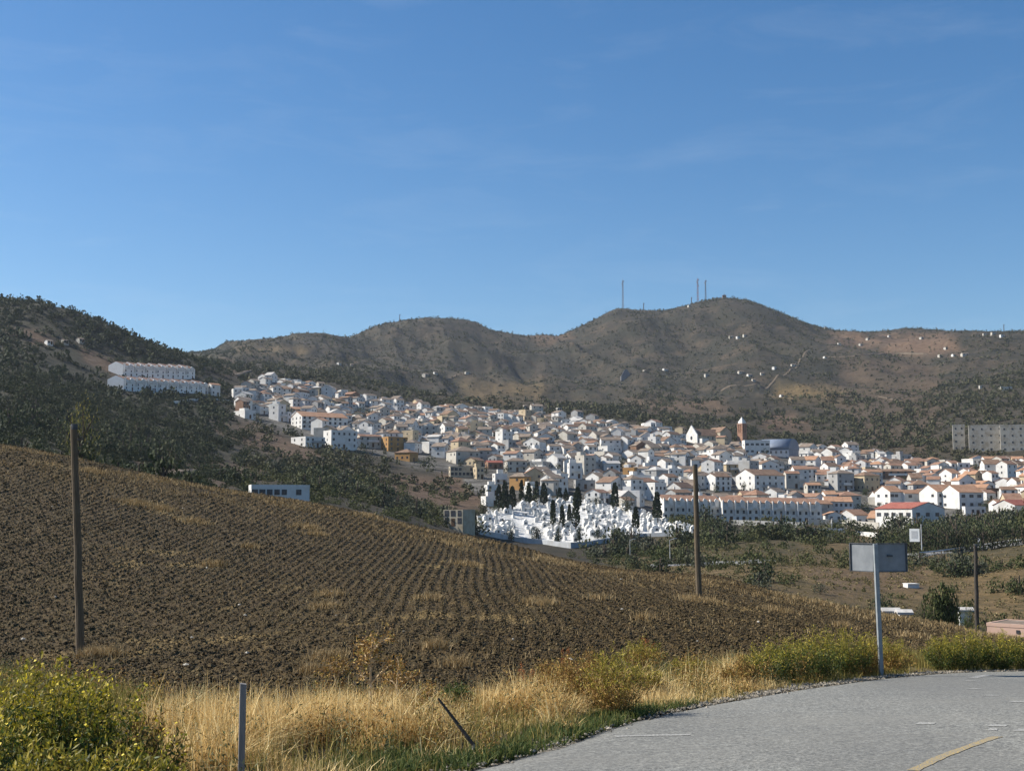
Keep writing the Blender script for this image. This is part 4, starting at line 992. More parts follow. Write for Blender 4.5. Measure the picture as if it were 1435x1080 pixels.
# --- rows of identical houses
def terrace(p0, p1, n, hpx, rc, labels, grp, rmin, floors=3, fins=True, d_=10, wall='white', yaw=0):
    x0, y0, z0, r0_ = hit(*p0, rmin); x1, y1, z1, r1x = hit(*p1, rmin)
    s_ = .5 * (r0_ + r1x) / F; W = math.hypot(x1 - x0, y1 - y0) / n; rz = math.atan2(y1 - y0, x1 - x0); h = hpx * s_
    c, s2 = math.cos(rz), math.sin(rz); first = None
    for k in range(n):
        t = (k + .5) / n; X = x0 + (x1 - x0) * t - s2 * d_ / 2; Y = y0 + (y1 - y0) * t + c * d_ / 2; zz = z0 + (z1 - z0) * t
        if first is None:
            rt = thing('terraced_house', labels(k), 'house', (X, Y, zz), rz, grp); first = rt
            wl, rf = house_shapes(W - .02, d_, h, 'gable', 'x', .40, 6); wl.build('wall', WALL[wall], rt); rf.v = [(x * (W - .02) / (W + .42), y, z) for x, y, z in rf.v]; rf.build('roof', ROOF[rc], rt)
            openings(rt, W, d_, h * .98, floors, 2, 0, True, 3, .95, 1.2, (0, 0))
            if fins:
                MB().box(-W / 2 + .04, -W / 2 + .50, -d_ / 2 - 1.3, -d_ / 2 - .005, h * .36, h + .75).build('party_wall', WALL['white'], rt)
                MB().prism([(-.2, h * .70), (W * .34, h * .70), (W * .34, h + .35), (W * .07, h + 1.05), (-.2, h + .35)], -d_ / 2 - .55, -d_ / 2 - .006).build('dormer', WALL['white'], rt)
                MB().box(-W / 2 + .52, -.25, -d_ / 2 - 1.2, -d_ / 2 - 1.05, h * .66, h * .66 + .9).build('balcony', WALL['white'], rt)
        else:
            rt = first.copy(); COL.objects.link(rt); rt.location = (X, Y, zz); rt['label'] = labels(k)
            for ch in first.children:
                if ch.name.startswith(('wall', 'roof', 'window', 'door', 'party', 'dormer', 'balcony')):
                    q = ch.copy(); COL.objects.link(q); q.parent = rt
        FOOT.append((X, Y, 6.0))
    if wall == 'sunlit_white': FOOT.append((x0 - 12, y0 + 4, 17.0)); FOOT.append((x0 - 30, y0 + 8, 12.0))
ORD = ['first', 'second', 'third', 'fourth', 'fifth', 'sixth', 'seventh', 'eighth', 'ninth', 'tenth', 'eleventh', 'twelfth', 'thirteenth', 'fourteenth', 'fifteenth', 'sixteenth', 'seventeenth', 'eighteenth', 'nineteenth', 'twentieth']
ORD += ['twenty-' + o for o in ORD[:9]] + ['thirtieth'] + ['thirty-' + o for o in ORD[:9]]
terrace((172, 528), (273, 531), 7, 15, 'terracotta', lambda k: f'white terraced house with reddish roof, {ORD[k]} from the left in the upper hillside row', 'upper row of terraced houses on the wooded hillside', 400, fins=True, wall='sunlit_white')
terrace((173, 547), (292, 552), 8, 14, 'terracotta', lambda k: f'white terraced house with reddish roof, {ORD[k]} from the left in the lower hillside row', 'lower row of terraced houses on the wooded hillside', 400, fins=True, wall='sunlit_white')
B(291, 296, 308, 554, 539, 30, 'gable', 'white', 'orange', 'detached white house with orange roof ending the lower hillside row', 2, 2, 1, group=None); lm('lower hillside row', 300, 545)
terrace((929, 728), (1010, 730), 5, 27, 'terracotta', lambda k: f'white terraced house with dormer, {ORD[k]} from the left in the row by the pole', 'row of terraced houses behind the wooden pole', 300)
terrace((1012, 731), (1152, 734), 8, 27, 'terracotta', lambda k: f'white terraced house with dormer, {ORD[k]} in the long row past the pole', 'long row of terraced houses at the foot of the town', 300); lm('long terrace row', 1085, 715)
terrace((1156, 722), (1196, 723), 3, 19, 'orange', lambda k: f'lower orange-roofed terraced house, {ORD[k]} of three beside the long white row', 'three orange-roofed terraced houses', 300, 2, False)

# --- church
x, y, z, r = hit(978, 622, 500); s_ = r / F; dl = R(35)
W_, D_ = 47 * s_ / math.cos(dl), 15 * s_ / math.sin(dl); Hc = 12 * s_
rz = -math.atan2(x, y) + dl; c, s2 = math.cos(rz), math.sin(rz)
X, Y = x + c * W_ / 2 - s2 * D_ / 2, y + s2 * W_ / 2 + c * D_ / 2
ch = thing('church', 'old church with white gabled front, long brown roof and brick bell tower', 'church', (X, Y, z), rz); lm('church', 990, 611); FOOT.append((X, Y, 15)); FOOT.append((X + c * 14, Y + s2 * 14, 12))
wl, rf = house_shapes(W_, D_, Hc, 'gable', 'x', .75, 6)
wl.build('nave_wall', WALL['stone'], ch); rf.build('nave_roof', ROOF['brown'], ch)
fr = MB().prism([(-D_ / 2 - .4, -5), (D_ / 2 + .4, -5), (D_ / 2 + .4, Hc + .4), (.9, Hc + D_ * .375 + 1.4), (0, Hc + D_ * .375 + 2.4), (-.9, Hc + D_ * .375 + 1.4), (-D_ / 2 - .4, Hc + .4)], 0, .7)
fr.v = [(-W_ / 2 - .75 + y_, -x_, z_) for x_, y_, z_ in fr.v]; fr.build('front_wall', WALL['white'], ch)
wi = MB(); n = 14; wi.add([(-W_ / 2 - .78, math.cos(6.283 * k / n) * 1.2, Hc * .75 + math.sin(6.283 * k / n) * 1.3) for k in range(n)] + [(-W_ / 2 - .6, math.cos(6.283 * k / n) * 1.2, Hc * .75 + math.sin(6.283 * k / n) * 1.3) for k in range(n)],
    [tuple(range(n)), tuple(range(2 * n - 1, n - 1, -1))] + [(k, (k + 1) % n, n + (k + 1) % n, n + k) for k in range(n)]); wi.build('round_window', glass_m, ch)
MB().box(-W_ / 2 + .5, -W_ / 2 + 5.5, -D_ / 2 - 4, -D_ / 2 - .01, -5, Hc * .62).build('side_chapel', WALL['white'], ch)
wl, rf = house_shapes(9, D_ + 3, Hc + 2.6, 'gable', 'y', .75, 6)
tr_ = wl.build('transept_wall', WALL['stone'], ch, (W_ / 2 - 5.5, 0, .05)); rf.build('transept_roof', ROOF['brown'], tr_)
for k in range(5):
    o = link('window', WIN, None, ch, (-W_ / 2 + 8 + k * 3.6, -D_ / 2, Hc * .55)); o.scale = (1.0, 1, 1.9)
# bell tower: base, belfry openings, white cap
tx0, ty0, tz0 = at_r(1040, r + 12, 610); tz0 = z
brick_m = tiles('tower_brick', (.27, .14, .09), (.37, .205, .135), (.43, .27, .19))
tw = 9.2 * s_; th_ = (611 - 583) * s_
lx, ly = tx0 - X, ty0 - Y; lx, ly = lx * c + ly * s2, -lx * s2 + ly * c
bt = MB().box(-tw / 2, tw / 2, -tw / 2, tw / 2, -6, th_ * .60)
for a_, b_ in ((-1, -1), (1, -1), (1, 1), (-1, 1)):
    bt.box(min(a_ * tw / 2, a_ * tw * .27), max(a_ * tw / 2, a_ * tw * .27), min(b_ * tw / 2, b_ * tw * .27), max(b_ * tw / 2, b_ * tw * .27), th_ * .60, th_)
bt.box(-tw * .1, tw * .1, -tw * .48, tw * .48, th_ * .6, th_).box(-tw * .48, -tw * .101, -tw * .1, tw * .1, th_ * .6, th_).box(tw * .101, tw * .48, -tw * .1, tw * .1, th_ * .6, th_)
bt.box(-tw * .54, tw * .54, -tw * .54, tw * .54, th_ + .001, th_ + .6).box(-tw * .53, tw * .53, -tw * .53, tw * .53, th_ * .57, th_ * .595)
tb = bt.build('bell_tower', brick_m, ch, (lx, ly, 0), R(12))
cp = MB(); zc = th_ + .6; q_ = tw * .42
cp.add([(-q_, -q_, zc), (q_, -q_, zc), (q_, q_, zc), (-q_, q_, zc), (-q_, -q_, zc + 1.1), (q_, -q_, zc + 1.1), (q_, q_, zc + 1.1), (-q_, q_, zc + 1.1), (0, 0, zc + 4.4)], [(3, 2, 1, 0), (0, 1, 5, 4), (1, 2, 6, 5), (2, 3, 7, 6), (3, 0, 4, 7), (4, 5, 8), (5, 6, 8), (6, 7, 8), (7, 4, 8)])
cp.build('tower_cap', WALL['white'], tb)
lm('brick bell tower', 1040, 595); FOOT.append((tx0, ty0, 6))

# --- hall with a vaulted grey roof and its white wing
x, y, z, r = hit(1098, 640, 500); s_ = r / F; Wv, Dv = 42 * s_, 26.0; hv = 11 * s_; rv = 15 * s_
va_ = thing('vaulted_hall', 'large sports hall with blue-grey barrel roof beside the church', 'hall', (x, y + Dv / 2, z), -math.atan2(x, y) - R(14)); lm('grey vaulted hall', 1098, 625); FOOT += [(x, y + Dv / 2, 17)]
vm = mottled('vault_metal', (.15, .18, .235), (.19, .225, .285), .35, rough=.55)
arc = [(Dv / 2 * math.cos(a_), hv + rv * math.sin(a_)) for a_ in np.linspace(0, math.pi, 17)]
vb = MB().prism([(-Dv / 2, -5), (Dv / 2, -5), (Dv / 2, hv - .02), (-Dv / 2, hv - .02)], -Wv / 2, Wv / 2); vb.v = [(y_, -x_, z_) for x_, y_, z_ in vb.v]; vb.build('wall', vm, va_)
vb = MB().prism([(x_ * 1.02, z_) for x_, z_ in arc], -Wv / 2 - .3, Wv / 2 + .3); vb.v = [(y_, -x_, z_) for x_, y_, z_ in vb.v]; vr_ = vb.build('vault_roof', vm, va_)
for p in vr_.data.polygons: p.use_smooth = len(p.vertices) == 4
for k in range(6): MB().box(-Wv / 2 + Wv * (k + .35) / 6, -Wv / 2 + Wv * (k + .65) / 6, -Dv / 2 - .06, -Dv / 2 + .05, hv * .45, hv * .75).build('window', glass_m, va_)
B(1040, 1044, 1078, 637, 618, 12, 'flat', 'white', 'pale grey', 'white two-storey wing in front of the grey vaulted hall', 2, 5, 1, group=None, ww=1.8)

# --- walls around gardens and yards
def wall_run(pts, hpx, nm, m, rmin=200, thick=.35, name='garden_wall', group=None, cat='wall'):
    W = [hit(px, py, rmin) for px, py in pts]; mb = MB()
    s_ = np.mean([q[3] for q in W]) / F; h = hpx * s_
    x0, y0, z0 = W[0][:3]
    n = 0
    Pn = []
    for a_, b_ in zip(W[:-1], W[1:]):
        k = max(2, int(math.hypot(b_[0] - a_[0], b_[1] - a_[1]) / 5))
        for j in range(k): t = j / k; Pn.append((a_[0] + (b_[0] - a_[0]) * t, a_[1] + (b_[1] - a_[1]) * t))
    Pn.append(W[-1][:2]); Pn = np.array(Pn); D = np.gradient(Pn, axis=0); D /= np.linalg.norm(D, axis=1)[:, None]; N = np.stack([-D[:, 1], D[:, 0]], -1)
    zl = Z(Pn[:, 0], Pn[:, 1]); zl = np.convolve(np.pad(zl, 2, 'edge'), np.ones(5) / 5, 'valid')
    V, Fq = [], []
    for i in range(len(Pn)):
        for sgn, zz in ((-1, -1.5), (-1, h), (1, h), (1, -1.5)):
            V.append((Pn[i, 0] + sgn * N[i, 0] * thick / 2 - x0, Pn[i, 1] + sgn * N[i, 1] * thick / 2 - y0, zl[i] + zz - z0))
    for i in range(len(Pn) - 1):
        for q in range(4): Fq.append((4 * i + q, 4 * i + (q + 1) % 4, 4 * i + 4 + (q + 1) % 4, 4 * i + 4 + q))
    Fq += [(0, 1, 2, 3), (4 * len(Pn) - 1, 4 * len(Pn) - 2, 4 * len(Pn) - 3, 4 * len(Pn) - 4)]
    o = mb.add(V, Fq).build(name, m, None, (x0, y0, z0)); return tag(o, nm, cat, group)
GW = 'garden walls at the foot of the town'
wall_run([(1026, 735), (1080, 737), (1130, 740)], 7, 'pale grey garden wall in front of the long terrace row', WALL['grey'], group=GW)
wall_run([(1128, 744), (1185, 746)], 5, 'low white wall at the edge of the dry field below the terraces', WALL['white'], group=GW)
wall_run([(1198, 749), (1234, 754)], 6, 'short white wall running down beside the red-roofed hall', WALL['white'], group=GW)
wall_run([(1133, 735), (1180, 736), (1232, 741)], 8, 'long white yard wall between the terraces and the red-roofed hall', WALL['off-white'], group=GW)
wall_run([(1190, 729), (1231, 733)], 8, 'white upper wall against the side of the red-roofed hall', WALL['white'], group=GW)
wall_run([(1165, 741), (1166, 731), (1160, 728)], 7, 'short pale cross wall in the yard below the orange-roofed trio', WALL['off-white'], group=GW)
wall_run([(238, 566), (262, 562), (300, 560), (322, 563)], 3, 'white retaining wall below the lower hillside row', WALL['white'], group=GW, rmin=300)

# --- cemetery: hundreds of small white tombs above a curved wall
CEM = [(664, 735), (690, 716), (735, 703), (790, 699), (850, 707), (900, 718), (940, 734), (972, 738), (972, 747), (905, 747), (835, 755), (800, 763), (760, 757), (715, 752), (668, 743)]
tomb_a = []
for k in range(8):
    g = random.Random(k); a_, b_, h = g.uniform(.8, 1.9), g.uniform(.8, 1.6), g.uniform(.8, 1.7)
    if k % 3 == 0: wl, rf = house_shapes(a_, b_, h, 'gable', 'y', .8, 1.2); wl.v += []; mb = wl
    elif k % 3 == 1:
        mb = MB().box(-a_ / 2, a_ / 2, -b_ / 2, b_ / 2, -1.2, h * .7); mb.box(-.16, .16, -.14, .14, h * .7 + .001, h + .9); mb.box(-.5, .5, -.12, .12, h + .25, h + .5)
    else:
        mb = MB().box(-a_ / 2, a_ / 2, -b_ / 2, b_ / 2, -1.2, h); mb.box(-a_ / 2 - .12, a_ / 2 + .12, -b_ / 2 - .12, b_ / 2 + .12, h + .001, h + .18)
    me = mb.mesh('tomb'); me.materials.append(WALL['white']); tomb_a.append(me)
NICHE = MB().box(-.3, .3, -.12, .12, 0, .6).mesh('niche'); NICHE.materials.append(glass_m)
g = random.Random(3); spots_t = []
rr_ = 392.0
while rr_ < 500:
    a = float(az_of(655)); k = 0
    while a < float(az_of(980)):
        r_ = rr_ + g.uniform(-.35, .35); x, y = r_ * math.sin(a), r_ * math.cos(a); z = float(Z(x, y)); px, py = px_of(x, y, z); k += 1
        a += (1.75 + g.uniform(0, .35) + (3.2 if k % 9 == 0 else 0)) / rr_
        if poly_mask(np.array([px]), np.array([py]), CEM, 1)[0] < .55: continue
        spots_t.append((x, y, z))
    rr_ += 3.4 + (2.2 if int(rr_) % 3 == 0 else 0)
print('tombs', len(spots_t))
if len(spots_t) > 300: spots_t = sorted(g.sample(spots_t, 300), key=lambda q: q[1])
for i, (x, y, z) in enumerate(spots_t):
    o = link('tomb', tomb_a[i % 8], None, None, (x, y, z), -math.atan2(x, y) + R(24 + g.uniform(-5, 5))); o.scale = (g.uniform(.8, 1.25), g.uniform(.8, 1.2), g.uniform(.8, 1.3))
    tag(o, 'small whitewashed tomb crowded among the others on the cemetery knoll', 'tomb', 'white tombs of the cemetery')
    if i % 2 == 0: link('niche', NICHE, None, o, (0, -.7, .2))
lm('cemetery', 800, 730)
shade_m = plaster('cemetery_wall_render', (.42, .44, .46), .2)  # bluish grey of a wall in shade, put into its base colour
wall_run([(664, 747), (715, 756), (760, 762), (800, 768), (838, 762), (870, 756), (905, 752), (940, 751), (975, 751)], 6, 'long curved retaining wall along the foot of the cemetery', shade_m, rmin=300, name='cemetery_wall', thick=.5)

# --- the mass of the town: row upon row of houses
EXCL = [CEM, [(860, 655), (885, 655), (885, 640), (860, 640)], [(575, 650), (610, 655), (615, 637), (585, 633)], [(500, 590), (530, 590), (525, 570), (505, 570)], [(1100, 655), (1130, 655), (1130, 640), (1105, 640)], [(1195, 718), (1225, 718), (1222, 700), (1195, 702)], [(1010, 612), (1060, 612), (1060, 590), (1010, 590)]]
def covers(px, py, w_, r):
    k = F / r; a0, a1, b0, b1 = px - w_ * .55 * k, px + w_ * .55 * k, py - 7 * k, py
    for p0, p1, q0, q1, rl in LBOX:
        if r > rl - 2: continue
        ov = max(0, min(a1, p1) - max(a0, p0)) * max(0, min(b1, q1) - max(b0, q0))
        if ov > .06 * (p1 - p0) * (q1 - q0): return True
    return False
g = random.Random(21); cand = []
r = 462.0
while r < 935:
    a = float(az_of(322)) + g.uniform(0, .01)
    while a < float(az_of(1475)):
        w_ = g.choice([4.8, 5.2, 5.8, 6.2, 6.8, 7.6, 8.6, 10.5]) * g.uniform(.92, 1.08); d_ = g.uniform(5.2, 8.2)
        rj = r + (float(fbm(np.array([a * 40]), np.array([r / 60]), 2, 5)[0]) - .5) * 26
        x, y = rj * math.sin(a + w_ / rj / 2), rj * math.cos(a + w_ / rj / 2); z = float(Z(x, y)); px, py = px_of(x, y, z)
        a += (w_ + g.choice([.1, .2, .4, 2.5])) / rj
        if g.random() < .10: a += 5 / rj; continue
        if poly_mask(np.array([px]), np.array([py]), TOWN, 1)[0] < .55: continue
        if any(poly_mask(np.array([px]), np.array([py]), e, 1)[0] > .5 for e in EXCL): continue
        if covers(px, py, w_, rj): continue
        if any((x - fx_) ** 2 + (y - fy_) ** 2 < (fr_ + 3.4) ** 2 for fx_, fy_, fr_ in FOOT): continue
        cand.append((x, y, z, px, py, w_, d_, rj))
    r += g.uniform(11, 14.5)
specs = []
for x, y, z, px, py, w_, d_, rj in cand:
    east = px > 1120 and py > 655
    near_o = east or g.random() < .07
    wall = g.choices(['white', 'off-white', 'cream', 'ochre', 'grey', 'brown'], [68, 18, 6, .5, 6, 1.5])[0]
    roof = g.choices(['gable', 'hip', 'flat'], [66, 10, 24])[0]
    rc = g.choice(['pale grey', 'pale grey', 'pale grey', 'dark grey', 'terracotta']) if roof == 'flat' else (g.choices(['orange', 'terracotta', 'brown'], [4, 5, 3])[0] if near_o else g.choices(['grey-brown', 'brown', 'terracotta', 'pale grey'], [62, 26, 6, 6])[0])
    floors = g.choices([1, 2, 3], [42, 50, 8])[0]; h = floors * g.uniform(2.35, 2.7) + g.uniform(0, .5)
    rz = -math.atan2(x, y) + R(g.choice([12, 20, 28, 34, 40, 46, 52, 60, 68]) + g.uniform(-5, 5) if g.random() < .9 else g.uniform(-50, -5))
    specs.append((w_ * h / rj ** 2, x, y, z, px, py, w_, d_, h, roof, wall, rc, floors, rz, g.choice(['x', 'x', 'y']), g.random() < .5))
specs.sort(key=lambda q: -q[0])
print('houses', len(specs))
NMAX = 288
for i, q in enumerate(specs[:NMAX]):
    _, x, y, z, px, py, w_, d_, h, roof, wall, rc, floors, rz, ridge, chim = q
    rt = house(x, y, z, rz, w_, d_, h, roof, wall, rc, floors, 1 if w_ < 6 else 2 if w_ < 9 else 3, 1, ridge, random.Random(i).uniform(.36, .62), ww=random.Random(i + 9).uniform(.7, 1.1), wh=random.Random(i + 7).uniform(.85, 1.25), seed=i, chimney=chim and roof != 'flat', deep=5, door=i % 2 == 0)
    HOUSES.append((rt, descr(w_, h, wall, roof, rc, floors)))
# the houses beyond those, up the hill, as one mass
bins = {}
def into(mat_, mb, x, y, z, rz):
    v = np.array(mb.v); c, s2 = math.cos(rz), math.sin(rz)
    b = bins.setdefault(mat_.name, [mat_, [], [], 0])
    b[1].append(np.stack([v[:, 0] * c - v[:, 1] * s2 + x, v[:, 0] * s2 + v[:, 1] * c + y, v[:, 2] + z], -1)); b[2] += [tuple(b[3] + k for k in f) for f in mb.f]; b[3] += len(v)
for i, q in enumerate(specs[NMAX:]):
    _, x, y, z, px, py, w_, d_, h, roof, wall, rc, floors, rz, ridge, chim = q
    wl, rf = house_shapes(w_, d_, h, roof, ridge, .40, 5); into(WALL[wall], wl, x, y, z, rz); into(ROOF[rc], rf, x, y, z, rz)
    wb = MB()
    for f in range(floors):
        for c_ in range(2):
            xx = -w_ / 2 + w_ * (c_ + .5) / 2; zz = f * h / floors + .9
            wb.box(xx - .5, xx + .5, -d_ / 2 - .05, -d_ / 2 + .05, zz, zz + 1.2)
    into(glass_m, wb, x, y, z, rz)
if bins:
    V = []; Fq = []; mi = []; b0 = 0
    me = bpy.data.meshes.new('distant_houses')
    for k, (m_, vs, fs, n_) in enumerate(bins.values()):
        me.materials.append(m_); V += [tuple(p) for p in np.concatenate(vs)]; Fq += [tuple(b0 + i for i in f) for f in fs]; mi += [k] * len(fs); b0 += n_
    me.from_pydata(V, [], Fq); me.polygons.foreach_set('material_index', mi); me.update()
    stuff(link('distant_houses', me), 'crowded white houses far up the hill at the top of the town', 'houses')
# ------------------------------------------------------------------ trees and scrub of the hills
CUM = np.maximum.accumulate(TG, axis=0)
def seen(x, y, ztop):
    """Whether the top of something at x, y clears the ground in front of it and lies in the picture."""
    r = np.hypot(x, y); a = np.arctan2(x, y); t = (ztop - CAMZ) / r
    iu = np.clip(((a - AZ0) / (AZ1 - AZ0) * (NA - 1)).astype(int), 0, NA - 1); iv = np.clip(((np.log(r) - LR0) / (LR1 - LR0) * (NR - 1)).astype(int) - 2, 0, NR - 1)
    px, py = px_of(x, y, ztop)
    return (t > CUM[iv, iu] + .0004) & (px > -6) & (px < 1441)

def crown_tpl(nq, seed, tall=1.0, blobs=7, leaf=None, spread=.62):
    """Leaf clumps spread through a lumpy volume of unit radius, resting on z = 0."""
    g = np.random.default_rng(seed)
    c = g.normal(0, 1, (blobs, 3)); c /= np.linalg.norm(c, axis=1)[:, None]; c *= spread * g.uniform(.35, 1, (blobs, 1)); c[:, 2] = np.abs(c[:, 2]) * .9 + .12
    rad = g.uniform(.30, .56, blobs)
    i = g.choice(blobs, nq, p=rad ** 2 / (rad ** 2).sum()); d = g.normal(0, 1, (nq, 3)); d /= np.linalg.norm(d, axis=1)[:, None]
    P = c[i] + d * (rad[i] * g.uniform(.6, 1.05, nq) ** .6)[:, None]
    P[:, 2] = np.abs(P[:, 2]) * tall
    s = (leaf or 1.9 / math.sqrt(nq)) * g.uniform(.6, 1.3, nq)
    nrm = d * .7 + g.normal(0, .6, (nq, 3)); nrm /= np.linalg.norm(nrm, axis=1)[:, None]
    u = np.cross(nrm, g.normal(0, 1, (nq, 3))); u /= np.linalg.norm(u, axis=1)[:, None]; v = np.cross(nrm, u)
    V = np.stack([P - u * s[:, None] * .6, P + v * s[:, None] * .45, P + u * s[:, None] * .6, P - v * s[:, None] * .45], 1)
    return V
def merge(P, z, size, hgt, tpls, seed):
    g = np.random.default_rng(seed); k = g.integers(0, len(tpls), len(P)); out = []
    for j, tp in enumerate(tpls):
        m = k == j; n = m.sum()
        if not n: continue
        a = g.uniform(0, 6.28, n); c, s = np.cos(a)[:, None, None], np.sin(a)[:, None, None]
        S = size[m][:, None, None]
        X = (tp[None, ..., 0] * c - tp[None, ..., 1] * s) * S + P[m, 0][:, None, None]; Y = (tp[None, ..., 0] * s + tp[None, ..., 1] * c) * S + P[m, 1][:, None, None]
        Zz = tp[None, ..., 2] * S * hgt[m][:, None, None] + z[m][:, None, None]
        out.append(np.stack([X, Y, Zz], -1).reshape(-1, 3))
    V = np.concatenate(out); return V, np.arange(len(V)).reshape(-1, 4)
scrub_m = leafy('hill_scrub_leaf', [(0, (.028, .036, .016)), (.4, (.052, .060, .026)), (.75, (.085, .086, .040)), (1, (.13, .115, .06))], .85, .12, (.02, (.062, .060, .028)))
wood_m = leafy('dark_wood_leaf', [(0, (.013, .021, .009)), (.45, (.029, .040, .015)), (.8, (.051, .062, .022)), (1, (.084, .084, .032))], .85, .15, (.05, (.037, .046, .021)))
valley_m = leafy('valley_leaf', [(0, (.026, .040, .014)), (.5, (.052, .068, .022)), (.85, (.085, .098, .032)), (1, (.15, .14, .06))], .85, .15, (.05, (.085, .085, .032)))
TREE_M = {'dark green': leafy('dark_oak_leaf', [(0, (.020, .030, .013)), (.5, (.036, .050, .020)), (1, (.062, .072, .028))], .85, .12), 'olive green': leafy('olive_leaf', [(0, (.036, .044, .020)), (.5, (.062, .072, .032)), (1, (.105, .108, .052))], .85, .12),
          'grey-green': leafy('grey_green_leaf', [(0, (.040, .046, .028)), (.5, (.070, .078, .048)), (1, (.115, .118, .075))], .85, .12)}
cyp_m = leafy('cypress_leaf', [(0, (.010, .018, .008)), (.6, (.022, .034, .014)), (1, (.040, .054, .022))], .85, .08)
bark_m = mottled('bark', (.05, .038, .028), (.12, .09, .065), 4)

def ell(px, py, cx, cy, rx, ry): return np.exp(-(((px - cx) / rx) ** 2 + ((py - cy) / ry) ** 2))
def density(px, py, r, x, y):
    n = fbm(x / 55, y / 55, 3, 91); n2 = fbm(x / 16, y / 16, 3, 93)
    d = np.zeros(px.shape)
    left = sstep(345, 285, px + (n - .5) * 60)
    d = np.maximum(d, left * (.95 + .3 * sstep(.35, .5, n)))
    d = d * (1 - .92 * ell(px, py, 50, 468, 34, 14)) * (1 - .75 * ell(px, py, 130, 508, 38, 22)) * (1 - .7 * ell(px, py, 255, 655, 75, 14)) * (1 - .8 * ell(px, py, 235, 538, 90, 16)) * (1 - .6 * ell(px, py, 300, 605, 40, 20)) * (1 - .55 * ell(px, py, 60, 500, 60, 18))
    sl_ = np.zeros(px.shape)
    for p_, k_ in SOIL: sl_ = np.maximum(sl_, k_ * poly_mask(px + (n - .5) * 40, py + (n2 - .5) * 24, p_, 6))
    rav = sstep(285, 345, px) * sstep(700, 640, px) * (r > 190) * (r < 720)
    d = np.maximum(d, rav * (.07 + .5 * sstep(.48, .62, n) + .9 * ell(px, py, 470, 655, 75, 26) + .7 * ell(px, py, 330, 610, 45, 22) + .6 * ell(px, py, 400, 655, 40, 18) + .7 * ell(px, py, 590, 722, 60, 10) + .5 * ell(px, py, 380, 600, 30, 12)))
    up = sstep(300, 350, px) * (r > 800) * (r < 1330)
    d = np.maximum(d, up * (.32 + .6 * sstep(.40, .56, n)) * (1 - .75 * ell(px, py, 1130, 552, 60, 13)) * (1 - .5 * ell(px, py, 700, 550, 70, 12)) * (1 - .7 * ell(px, py, 1085, 598, 36, 9)))
    d = np.maximum(d, .75 * ell(px, py, 640, 560, 180, 14) * (r > 880)); d = np.maximum(d, .9 * ell(px, py, 950, 588, 130, 14) * (r > 860)); d = np.maximum(d, .8 * ell(px, py, 510, 520, 110, 18))
    d = np.maximum(d, (1.0 * ell(px, py, 1370, 550, 110, 34) + .75 * ell(px, py, 1180, 600, 90, 26) + .55 * ell(px, py, 1300, 610, 130, 40)) * (r > 640))
    hi = (r >= 1250) * (r < 2120)
    d = np.maximum(d, hi * (.20 + .45 * sstep(.43, .61, n) + .35 * ell(px, py, 600, 490, 40, 22) + .3 * ell(px, py, 960, 480, 60, 26) + .2 * ell(px, py, 1150, 510, 60, 20)) * (1 - .8 * ell(px, py, 1250, 482, 100, 14)))
    val = (r > 225) * (r < 470) * sstep(845, 880, px)
    d = np.maximum(d, val * (.12 + .85 * sstep(.40, .56, n)) * (1 - .8 * ell(px, py, 1190, 760, 70, 10)))
    d = np.maximum(d, .9 * ell(px, py, 890, 775, 60, 12) * (r > 200))
    low = (r > 118) * (r <= 225) * sstep(845, 880, px)
    d = np.maximum(d, low * (.012 + .16 * sstep(.58, .7, n)))
    intown = poly_mask(px, py, TOWN, 2) * (r > 430) * (r < 960); incem = poly_mask(px, py, CEM, 2)
    return np.clip(d, 0, 1) * np.where(px < 345, .75 + .25 * sstep(.34, .5, n2), .35 + .65 * sstep(.34, .5, n2)) * (1 - .5 * sl_) * (1 - intown) * (1 - incem)
FT = np.array(FOOT)
def clear_of_houses(x, y, rad):
    ok = np.ones(len(x), bool)
    for i in range(0, len(x), 4000):
        d = np.hypot(x[i:i + 4000, None] - FT[None, :, 0], y[i:i + 4000, None] - FT[None, :, 1]) - FT[None, :, 2]
        ok[i:i + 4000] = d.min(1) > rad[i:i + 4000]
    return ok
def grow(r0, r1, lam, seed, sz, a0=-31, a1=31):
    g = np.random.default_rng(seed); A = .5 * (r1 ** 2 - r0 ** 2) * R(a1 - a0); n = int(A * lam)
    a = g.uniform(R(a0), R(a1), n); r = np.sqrt(g.uniform(r0 ** 2, r1 ** 2, n)); x, y = r * np.sin(a), r * np.cos(a); z = Z(x, y); px, py = px_of(x, y, z)
    k = g.uniform(0, 1, n) < density(px, py, r, x, y)
    x, y, z = x[k], y[k], z[k]; s = np.clip(g.gamma(2.6, sz / 2.6, len(x)), sz * .32, sz * 2.1)
    k = clear_of_houses(x, y, s * .7) | (np.hypot(x, y) > 1400)
    return x[k], y[k], z[k], s[k]
bands = [grow(118, 330, .085, 1, 1.35), grow(330, 620, .075, 2, 2.45), grow(620, 900, .065, 3, 2.6), grow(900, 1330, .048, 4, 2.4), grow(1330, 2110, .075, 5, 1.55)]
ax, ay, az_, as_ = (np.concatenate([b[i] for b in bands]) for i in range(4))
ar = np.hypot(ax, ay); apx, apy = px_of(ax, ay, az_)
vis_ = seen(ax, ay, az_ + as_ * 1.6)
keep = vis_ | (np.random.default_rng(1).uniform(0, 1, len(ax)) < .5) | (np.abs(np.arctan2(ax, ay)) > R(22))
ax, ay, az_, as_, ar, apx, apy, vis_ = (q[keep] for q in (ax, ay, az_, as_, ar, apx, apy, vis_))
print('scrub', len(ax))
